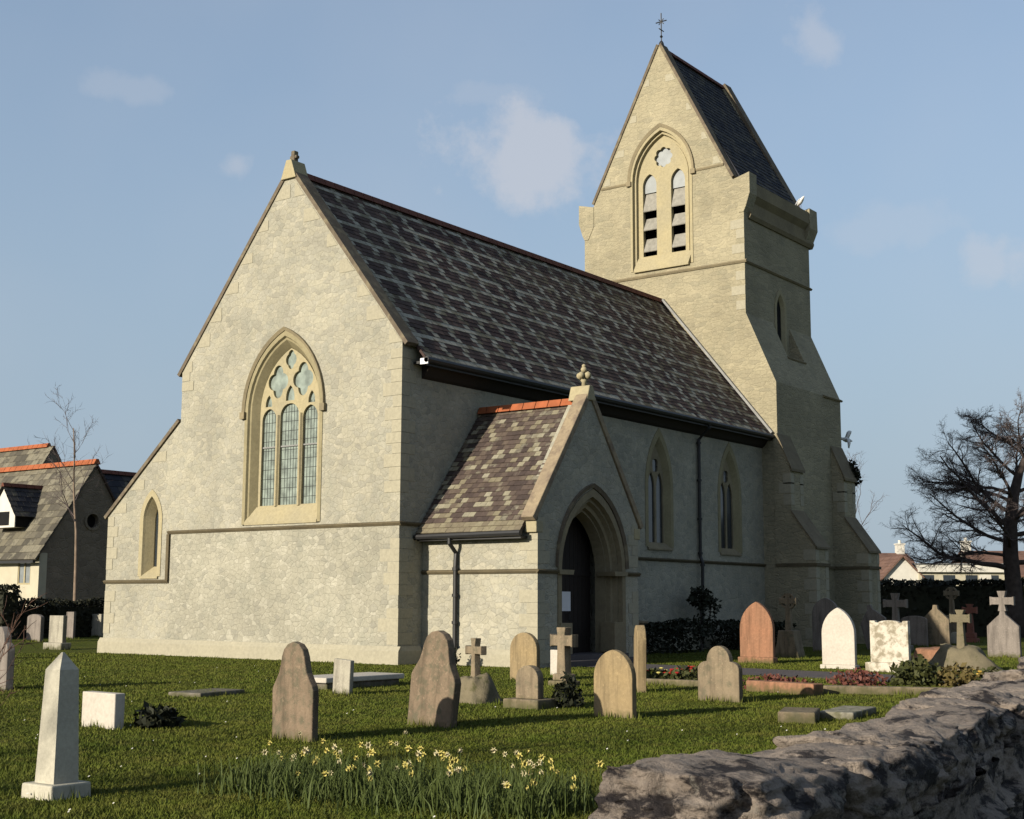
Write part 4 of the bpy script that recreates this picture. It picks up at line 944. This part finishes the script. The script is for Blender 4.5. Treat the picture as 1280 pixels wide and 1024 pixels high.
# ------------------------------------------------------------------ leafy plants
def leaf_mat(name, c1, c2):
    b = NB(name, .7, .2); b.col(b.mix(b.noise(6, detail=3), c1, c2)); return b.m
GM = dict(dark=leaf_mat('dark_leaf', (.008, .010, .005), (.018, .02, .009)), green=leaf_mat('green_leaf', (.025, .032, .008), (.048, .048, .014)),
          ochre=leaf_mat('ochre_leaf', (.06, .046, .014), (.10, .075, .025)), daff=leaf_mat('daffodil_leaf', (.026, .042, .009), (.065, .082, .018)),
          hedge=leaf_mat('hedge_leaf', (.008, .010, .005), (.02, .02, .01)), red=leaf_mat('red_heather', (.08, .022, .017), (.12, .048, .034)),
          yel=m_flat('yellow_petal', (.45, .39, .12), .6, .2, .15), redp=m_flat('red_petal', (.28, .02, .016), .6, .2, .2), pale=m_flat('cream_petal', (.45, .40, .24), .6, .2, .15), or_=m_flat('orange_trumpet', (.42, .27, .05), .6, .2, .15))
def leaves(mb, n, fn, size, rng, aspect=.55):
    for _ in range(n):
        p = Vector(fn(rng)); a = Vector((rng.gauss(0, 1), rng.gauss(0, 1), rng.gauss(0, 1))).normalized(); b = a.cross(Vector((rng.gauss(0, 1), rng.gauss(0, 1), rng.gauss(0, 1)))).normalized()
        s = size * rng.uniform(.6, 1.4)
        mb.add([p - a * s, p + b * s * aspect, p + a * s, p - b * s * aspect], [(0, 1, 2, 3)])
def ell(cx, cy, cz, rx, ry, rz_, lump=.35, seed=0):
    def f(rng):
        while True:
            d = Vector((rng.gauss(0, 1), rng.gauss(0, 1), rng.gauss(0, 1))).normalized()
            k = (rng.random() ** .35) * (1 + lump * noise.noise(d * 2.2 + Vector((seed, 0, 0))))
            p = (cx + d.x * rx * k, cy + d.y * ry * k, cz + d.z * rz_ * k)
            if p[2] > 0: return p
    return f
def boxf(x0, x1, y0, y1, z0, z1, seed=0):
    def f(rng):
        x, y = rng.uniform(x0, x1), rng.uniform(y0, y1); top = z1 + .22 * noise.noise(Vector((x * 1.2 + seed, y * 1.2, 0)))
        return (x, y, z0 + (top - z0) * (1 - rng.random() ** 1.6))
    return f
def shrub(name, label, mat, parts, cat='shrub', stem=None):
    rng = random.Random(hash(label) % 1000 if False else len(label) * 7)
    T = thing(name, label, cat, (parts[0][1][0], parts[0][1][1], 0)); mb = MB()
    for n, e, size in parts:
        f = ell(*e, seed=len(mb.v) % 17); leaves(mb, n, f, size, rng)
    ox, oy = parts[0][1][:2]; mb.v = [(a - ox, b - oy, c) for a, b, c in mb.v]
    mb.build('foliage', mat, T, recalc=False)
    s = MB()
    for n, e, size in parts: s.tube([(0, 0, -.05), (e[0] - ox, e[1] - oy, e[2])], .02, 5)
    s.build('stem', M['bark'], T); return T
shrub('dark_shrub', 'dark rose-like shrub climbing beside the downpipe on the south wall', GM['dark'], [(260, (14.6, -.75, 1.75, .45, .4, .42), .09), (120, (15.5, -.7, 1.5, .4, .3, .3), .08), (160, (14.8, -.8, .9, .5, .4, .5), .08)])
for nm, lab, x0, x1, z1 in (('low_hedge', 'low dark hedge along the foot of the south wall near the porch', 7.2, 13.8, .95), ('low_hedge', 'low dark hedge along the foot of the south wall near the tower', 15.6, 20.6, .9)):
    T = thing(nm, lab, 'hedge', ((x0 + x1) / 2, -1.0, 0)); mb = MB(); leaves(mb, 3600, boxf(x0 - (x0 + x1) / 2, x1 - (x0 + x1) / 2, -.5, .6, 0, z1, x0), .07, random.Random(int(x0))); mb.build('foliage', GM['dark'], T, recalc=False)
def plant(name, label, mat, loc, rx, ry, h, n, size, cat='plant', flowers=()):
    T = thing(name, label, cat, loc); rng = random.Random(n + int(loc[0] * 13)); mb = MB()
    leaves(mb, n, ell(0, 0, h * .35, rx, ry, h * .7, seed=loc[0]), size, rng); mb.build('foliage', mat, T, recalc=False)
    for cnt, fm_ in flowers:
        for _ in range(cnt):
            a = rng.uniform(0, 6.28); q = rng.random() ** .5; m = MB(); m.lathe([(.008, -.01), (.05, .02), (.03, .035)], (rx * q * math.cos(a), ry * q * math.sin(a), h * (.95 - .3 * q) + rng.uniform(-.03, .05)), 6); m.build('blossom', fm_, T)
    return T
plant('flower_clump', 'clump of red flowers with a few yellow ones beside the path', GM['green'], (-2.3, -9.75, 0), .5, .42, .32, 420, .06, 'flowers', ((16, GM['redp']), (4, GM['yel'])))
plant('flower_clump', 'smaller clump of yellow flowers left of the red ones', GM['green'], (-2.2, -8.85, 0), .4, .5, .26, 320, .06, 'flowers', ((10, GM['yel']), (3, GM['redp'])))
plant('heather_clump', 'dull red heather behind the grey shouldered headstone', GM['red'], (-3.2, -12.1, 0), .5, .7, .28, 500, .05)
plant('heather_clump', 'low reddish heather in front of the white pointed headstone', GM['red'], (-.6, -12.6, 0), .45, .6, .3, 420, .05)
plant('bushy_plant', 'green and orange bushy plant below the stained white tablet', GM['green'], (.1, -13.55, 0), .6, .5, .5, 700, .07, 'shrub')
plant('bushy_plant', 'ochre leafy shrub at the right end of the kerbed bed', GM['ochre'], (.3, -14.35, 0), .5, .55, .42, 520, .06, 'shrub')
plant('bushy_plant', 'rusty leafed shrub filling the middle of the kerbed bed', GM['green'], (.35, -14.95, 0), .45, .5, .36, 480, .06, 'shrub', ((8, GM['or_']),))
plant('dark_plant', 'dark purple plant growing beside the stepped headstone', GM['dark'], (-9.0, -11.4, 0), .24, .26, .46, 340, .05)
plant('grass_tuft', 'dark grass tuft against the side of the white block', GM['dark'], (-15.1, -9.25, 0), .32, .3, .26, 400, .06)
plant('ivy_clump', 'dark leafy clump sprouting from the tower buttress ledge', GM['dark'], (27.35, -1.0, 6.5), .3, .35, 1.05, 520, .09)
plant('rose_bush', 'small dark bush at the foot of the porch drainpipe', GM['dark'], (-.1, -1.7, 0), .35, .3, .55, 320, .05)
# hedges
def hedge(name, label, x0, x1, y0, y1, h, mat, n, size, rz=0):
    T = thing(name, label, 'hedge', ((x0 + x1) / 2, (y0 + y1) / 2, 0), None, R(rz)); a, b = (x1 - x0) / 2, (y1 - y0) / 2
    mb = MB(); mb.box(-a + .15, a - .15, -b + .15, b - .15, 0, h - .25); leaves(mb, n, boxf(-a, a, -b, b, 0, h, x0), size, random.Random(int(x0 * 3)))
    mb.build('foliage', mat, T, recalc=False); return T
hedge('hedge', 'tall black-green hedge between the tower and the bungalows', 42.0, 44.2, -3.4, 8.5, 2.75, GM['hedge'], 9000, .12)
hedge('ochre_hedge', 'ochre brown hedge right of the dark one, under the bare tree', 42.6, 44.4, -14, -2.9, 2.5, GM['ochre'], 7000, .12)
hedge('hedge', 'clipped dark hedge below the hall window at the left edge', 5.6, 6.6, 26.2, 31.0, 2.15, GM['hedge'], 3600, .09, 0)
hedge('low_hedge', 'low dark hedge along the shaded gable of the stone hall', 6.9, 12.0, 27.4, 28.3, 1.55, GM['hedge'], 3200, .09)

# daffodils
T = thing('daffodil_bed', 'drift of yellow daffodils with dark green leaves in the foreground grass', 'daffodils', (-17.6, -15.7, 0))
rng = random.Random(21); mb = MB()
def daff_pos():
    while True:
        t = rng.random(); x = -18.05 + .9 * t * .4 + rng.gauss(0, .34); y = -14.3 - 3.1 * t + rng.gauss(0, .08)
        return x + 17.6, y + 15.7
def blade(mb, x, y, h, w, bend, rng):
    a = rng.uniform(0, 6.28); b = rng.uniform(0, 6.28); wx, wy = math.cos(a) * w, math.sin(a) * w; bx, by = math.cos(b) * bend, math.sin(b) * bend
    mb.add([(x - wx, y - wy, 0), (x + wx, y + wy, 0), (x + bx * .35 + wx * .8, y + by * .35 + wy * .8, h * .6), (x + bx * .35 - wx * .8, y + by * .35 - wy * .8, h * .6), (x + bx, y + by, h)], [(0, 1, 2, 3), (3, 2, 4)])
for _ in range(4200):
    x, y = daff_pos(); blade(mb, x, y, rng.uniform(.08, .33), rng.uniform(.004, .008), rng.uniform(.02, .18), rng)
mb.build('leaves', GM['daff'], T, recalc=False)
def flower_mb():
    m = MB()
    for k in range(6):
        a = k * math.pi / 3; m.add([(0, 0, 0), (.0, .022 * math.cos(a - .4), .022 * math.sin(a - .4)), (-.006, .042 * math.cos(a), .042 * math.sin(a)), (0, .022 * math.cos(a + .4), .022 * math.sin(a + .4))], [(0, 1, 2, 3)])
    n = 8
    m.loft([(circ(0, 0, .010, n), 0), (circ(0, 0, .014, n), -.02), (circ(0, 0, .019, n), -.032)], fgy, True)
    return m
proto = {}
for k in range(96):
    x, y = daff_pos(); h = rng.uniform(.20, .42); key = ('yel', 'pale', 'yel', 'pale', 'yel')[rng.randrange(5)]
    if key not in proto: fo = flower_mb().build('flower', GM[key], T, recalc=False); proto[key] = fo
    else: fo = proto[key].copy(); col.objects.link(fo); fo.parent = T
    fo.location = (x, y, h); fo.rotation_euler = (0, rng.uniform(-.5, .3), rng.uniform(-.9, 1.3)); fo.scale = (rng.uniform(.6, .95),) * 3
mb = MB()
for o_ in [c for c in T.children if c.name.startswith('flower')]: mb.tube([(o_.location.x, o_.location.y, 0), (o_.location.x + .01, o_.location.y, o_.location.z * .9), tuple(o_.location + Vector((.008, 0, 0)))], .004, 4)
tag(mb.build('stalks', GM['daff'], T, recalc=False), kind='stuff')

# grass blades over the near lawn
rs = np.random.RandomState(3); NB_ = 420000
C0 = np.array([-26.6036, -23.4283]); th = np.arctan2(.5913, .7941)
ang = th + rs.uniform(-.40, .43, NB_); dist = 8.5 * (44 / 8.5) ** rs.uniform(0, 1, NB_)
gx = C0[0] + dist * np.cos(ang); gy = C0[1] + dist * np.sin(ang)
keep = ~((gx > -.15) & (gx < 22) & (gy > -.15) & (gy < 12.2)) & ~((gx > .8) & (gx < 5.8) & (gy > -3.9) & (gy < 0)) & ~((gx > 1.25 + (gy + 10) * .13) & (gx < 3.95 + (gy + 10) * .13) & (gy < -3.8))
wl = -21.55 + (gx + 24) * .162; keep &= gy > wl + .35
gx, gy, dist = gx[keep], gy[keep], dist[keep]; n = len(gx)
tx, ty = [], []
for o in list(col.objects):
    if o.parent is None and o.get('category') in ('gravestone', 'grave cross', 'grave slab', 'obelisk', 'tomb'):
        k = 130
        r_ = np.abs(rs.normal(0, .16, k)) + .05; a_ = rs.uniform(0, 6.283, k)
        tx.append(o.location.x - .05 + r_ * np.cos(a_) * .7); ty.append(o.location.y + r_ * np.sin(a_) * 1.9)
tx, ty = np.concatenate(tx), np.concatenate(ty); nt_ = len(tx)
gx, gy = np.concatenate([gx, tx]), np.concatenate([gy, ty]); dist = np.hypot(gx - C0[0], gy - C0[1]); n = len(gx)
clump = np.array([noise.noise(Vector((a * .8, b * .8, 0))) for a, b in zip(gx, gy)])
hh = rs.uniform(.008, .03, n) * (1 + .6 * clump) * (1 + dist / 60); a = rs.uniform(0, 6.283, n); wd_ = rs.uniform(.003, .006, n) * (.6 + dist / 16); be = rs.uniform(0, .04, n); bb = rs.uniform(0, 6.283, n)
hh[-nt_:] = rs.uniform(.04, .12, nt_)
V = np.zeros((n, 3, 3), np.float32)
V[:, 0] = np.stack([gx - np.cos(a) * wd_, gy - np.sin(a) * wd_, np.zeros(n)], 1); V[:, 1] = np.stack([gx + np.cos(a) * wd_, gy + np.sin(a) * wd_, np.zeros(n)], 1); V[:, 2] = np.stack([gx + np.cos(bb) * be, gy + np.sin(bb) * be, hh], 1)
me = bpy.data.meshes.new('grass'); me.vertices.add(n * 3); me.vertices.foreach_set('co', V.ravel()); me.loops.add(n * 3); me.loops.foreach_set('vertex_index', np.arange(n * 3, dtype=np.int32))
me.polygons.add(n); me.polygons.foreach_set('loop_start', np.arange(0, n * 3, 3, dtype=np.int32)); me.polygons.foreach_set('loop_total', np.full(n, 3, np.int32)); me.update(); me.validate()
me.materials.append(M['blade']); go = bpy.data.objects.new('grass', me); col.objects.link(go); tag(go, 'short olive green grass of the churchyard lawn', 'grass', kind='stuff')

mb = MB(); rng = random.Random(77)
for _ in range(170):
    a_ = th_ = math.atan2(.5913, .7941) + rng.uniform(-.36, .36); d_ = 9.5 * (34 / 9.5) ** rng.random()
    x, y = -26.6 + d_ * math.cos(a_), -23.43 + d_ * math.sin(a_)
    if y < -21.0 + (x + 24) * .162 or (x > -.3 and y > -.3) or (x > .6 and y > -4) or noise.noise(Vector((x * .35, y * .35, 3))) < -.05: continue
    r_ = rng.uniform(.006, .012); z_ = rng.uniform(.025, .05)
    mb.add([(x + r_ * math.cos(t), y + r_ * math.sin(t), z_ + .006 * math.cos(t)) for t in (0, 1.05, 2.1, 3.14, 4.2, 5.24)], [(0, 1, 2, 3, 4, 5)])
tag(mb.build('daisies', M['white'], None, recalc=False), 'tiny white daisies scattered over the lawn', 'daisies', kind='stuff')

# ------------------------------------------------------------------ stone hall on the left
hall = thing('stone_hall', 'stone hall with shaded gable, round window and orange ridge tiles at left', 'hall', (0, 0, 0))
hx, hy, hw, he, hp = 13.68, 31.5, 2.83, 3.8, 8.05
fh = south(hy)
mb = MB()
mb.plate([(hx - hw, 0), (hx + hw + 3, 0), (hx + hw + 3, 5.0), (hx + .0001, hp), (hx - hw, he)] if False else [(hx - hw, 0), (hx + hw, 0), (hx + hw, he), (hx, hp), (hx - hw, he)], [circ(hx - .05, 5.35, .36, 18)], fh, 0, .5)
mb.build('gable_wall', M['hallstone'], hall)
mb = MB(); mb.plate([(hy + .5, 0), (hy + 12, 0), (hy + 12, he), (hy + .5, he)], [[(32.15, 2.3), (33.15, 2.3), (33.15, 3.4), (32.15, 3.4)], [(35.2, 1.2), (36.2, 1.2), (36.2, 2.4), (35.2, 2.4)]], west(hx - hw), 0, .4)
mb.box(hx - hw - .012, hx - hw + .4, hy - .012, hy + .5, 0, he - .05)
mb.build('side_wall', M['hplaster'], hall)
mb = MB(); mb.plate([(32.1, 2.25), (33.2, 2.25), (33.2, 3.45), (32.1, 3.45)], [[(32.22, 2.38), (32.6, 2.38), (32.6, 3.34), (32.22, 3.34)], [(32.7, 2.38), (33.08, 2.38), (33.08, 3.34), (32.7, 3.34)]], west(hx - hw), .02, .1)
hwn = mb.build('window', M['cream'], hall)
mb = MB(); mb.box(hx - hw + .06, hx - hw + .08, 32.15, 33.15, 2.3, 3.4); mb.build('pane', M['pglass'], hwn)
mb = MB(); mb.loft([(circ(hx - .05, 5.35, .46, 20), 0), (circ(hx - .05, 5.35, .46, 20), -.05), (circ(hx - .05, 5.35, .34, 20), -.05), (circ(hx - .05, 5.35, .34, 20), .3)], fh, True); rwn = mb.build('round_window', M['hallstone'], hall)
mb = MB(); mb.plate(circ(hx - .05, 5.35, .38, 18), [], fh, .25, .27); mb.build('pane', M['dark'], rwn)
hr_ = roof('roof', (hx - hw - .3, he - .35), (hx, hp + .08), hy - .12, hy + 12.2, M['hslate'], 21, hall, .45, .4, 'y')
roof('roof', (hx + hw + .3, he - .35), (hx, hp + .08), hy - .12, hy + 12.2, M['slate'], 22, hall, .6, .5, 'y')
mb = MB(); ridge_tiles(mb, hy - .12, hy + 12, hx, hp + .26, 'y', .2, .5); mb.build('ridge_tiles', M['red'], hr_)
mb = MB(); mb.box(hx - hw - .42, hx - hw - .28, hy - .1, hy + 12, he - .52, he - .4); mb.build('gutter', M['black'], hall)
# dormer
dy, dz = 34.7, 7.0
mb = MB(); mb.prism([(dy - .95, 5.0), (dy + .95, 5.0), (dy + .95, 5.75), (dy, dz - .1), (dy - .95, 5.75)], west(hx - 2.75), 0, 1.5); dm = mb.build('dormer', M['plaster'], hall)
mb = MB()
mb.slates((hx - 2.9, dy - 1.15, 5.5), (hx - .6, dy - 1.15, 5.5), (hx - 2.9, dy, dz), (hx - .6, dy, dz), .4, .3, 5); mb.slates((hx - 2.9, dy + 1.15, 5.5), (hx - .6, dy + 1.15, 5.5), (hx - 2.9, dy, dz), (hx - .6, dy, dz), .4, .3, 6)
mb.build('dormer_roof', M['tslate'], dm, recalc=False)
mb = MB(); mb.box(hx - 2.7, hx - 1.3, dy - .965, dy - .952, 5.0, 5.6); mb.box(hx - 2.765, hx - 2.752, dy - .5, dy + .5, 5.1, 5.75); mb.build('dormer_pane', M['dark'], dm)
mb = MB(); ridge_tiles(mb, hx - 2.9, hx - .7, dy, dz + .12, 'x', .14); mb.build('dormer_ridge_tiles', M['dred'], dm)
# east wing
mb = MB(); mb.box(hx + 1.0, hx + 9, hy + 1.0, hy + 5.4, 0, 4.4); mb.build('wing_wall', M['hallstone'], hall)
roof('roof', (hy + .7, 4.2), (hy + 3.2, 8.05), hx + .3, hx + 9, M['tslate'], 23, hall, .5, .4)
mb = MB(); ridge_tiles(mb, hx + .3, hx + 9, hy + 3.2, 8.2); mb.build('wing_ridge_tiles', M['dred'], hall)
# second gabled roof behind
h2 = thing('stone_house', 'second gabled house with orange ridge showing behind the stone hall', 'house', (0, 0, 0))
x2, y2, p2 = 22.3, 47.5, 10.75
mb = MB(); mb.prism([(x2 - 3.2, 0), (x2 + 3.2, 0), (x2 + 3.2, 5.6), (x2, p2), (x2 - 3.2, 5.6)], south(y2), 0, .4); mb.box(x2 - 3.2, x2 + 3.2, y2 + .4, y2 + 12, 0, 5.6); mb.build('wall', M['hallstone'], h2)
r2 = roof('roof', (x2 - 3.5, 5.2), (x2, p2 + .08), y2 - .1, y2 + 12, M['hslate'], 31, h2, .6, .5, 'y'); roof('roof', (x2 + 3.5, 5.2), (x2, p2 + .08), y2 - .1, y2 + 12, M['slate'], 32, h2, .6, .5, 'y')
mb = MB(); ridge_tiles(mb, y2 + .4, y2 + 12, x2, p2 + .24, 'y', .2, .5); mb.build('ridge_tiles', M['red'], r2)

# ------------------------------------------------------------------ bungalows on the right
def bungalow(label, x, y, L, D, he, hr, gable=False, chim=()):
    """ridge along local y (or along x when gable faces the camera)"""
    T = thing('bungalow', label, 'house', (x, y, 0), 'houses beyond the hedge', R(36.7))
    mb = MB()
    if gable: mb.prism([(-L / 2, 0), (L / 2, 0), (L / 2, he), (0, hr), (-L / 2, he)], fgy, 0, D)
    else: mb.box(0, D, -L / 2, L / 2, 0, he)
    w = mb.build('wall', M['plaster'], T)
    if not gable:
        k = -L / 2 + 1
        while k < L / 2 - 1.2:
            m = MB(); m.box(-.03, .02, k, k + 1.1, he - 1.7, he - .6); f = m.build('window', M['dglass'], T); m = MB(); m.box(-.06, -.035, k - .08, k + 1.18, he - 1.78, he - 1.7); m.box(-.06, -.035, k + .52, k + .58, he - 1.7, he - .6); m.build('frame', M['plaster'], f); k += 2.6
    if gable: r_ = roof('roof', (-L / 2 - .4, he - .3), (0, hr + .1), -.3, D, M['pantile'], 41, T, 1.0, .4); roof('roof', (L / 2 + .4, he - .3), (0, hr + .1), -.3, D, M['pantile'], 42, T, 1.0, .4)
    else: r_ = roof('roof', (-.4, he - .1), (D / 2, hr), -L / 2 - .2, L / 2 + .2, M['pantile'], 43, T, 1.2, .5, 'y'); roof('roof', (D + .4, he - .1), (D / 2, hr), -L / 2 - .2, L / 2 + .2, M['pantile'], 44, T, 1.2, .5, 'y')
    for c in chim:
        m = MB(); m.box(D / 2 - .35, D / 2 + .35, c - .35, c + .35, hr - .5, hr + .75); m.box(D / 2 - .42, D / 2 + .42, c - .42, c + .42, hr + .75, hr + .87); m.lathe([(.15, 0), (.13, .3)], (D / 2, c, hr + .87), 8); m.build('chimney', M['plaster'], r_)
    return T
bungalow('white house with gable end showing left of the far terrace', 80.6, 17.1, 3.0, 9, 3.75, 5.35, True)
bungalow('brown-roofed house with a white chimney at its right end, behind the white gable', 90.5, 23.2, 7.0, 7, 4.9, 6.2, chim=(-3.1,))
bungalow('brown-roofed house with a white chimney at its left end, behind the long terrace', 94.0, 12.3, 6.4, 7, 4.9, 6.3, chim=(2.9,))
bungalow('white house partly hidden by the tree trunk at the right edge', 86.5, 7.6, 4, 6, 3.9, 5.0)
T = thing('terrace', 'long flat-roofed white terrace behind the dark hedge', 'house', (83.3, 13.2, 0), 'houses beyond the hedge', R(36.7))
mb = MB(); mb.box(0, 5, -3.5, 3.5, 0, 4.12); mb.build('wall', M['hplaster'], T)
mb = MB(); mb.box(-.35, 5.3, -3.6, 3.6, 4.13, 4.72); mb.build('fascia', M['plaster'], T)
mb = MB(); mb.box(-.42, 5.4, -3.68, 3.68, 4.722, 4.84); mb.build('roof', M['lead'], T)
for y in (-2.9, -1.2, .6, 2.3):
    mb = MB(); mb.box(-.03, .02, y, y + .95, 2.9, 3.9); mb.build('window', M['dglass'], T)
mb = MB(); mb.box(-.05, .03, -2.3, -1.35, 2.7, 3.95); mb.build('door', M['plaster'], T)
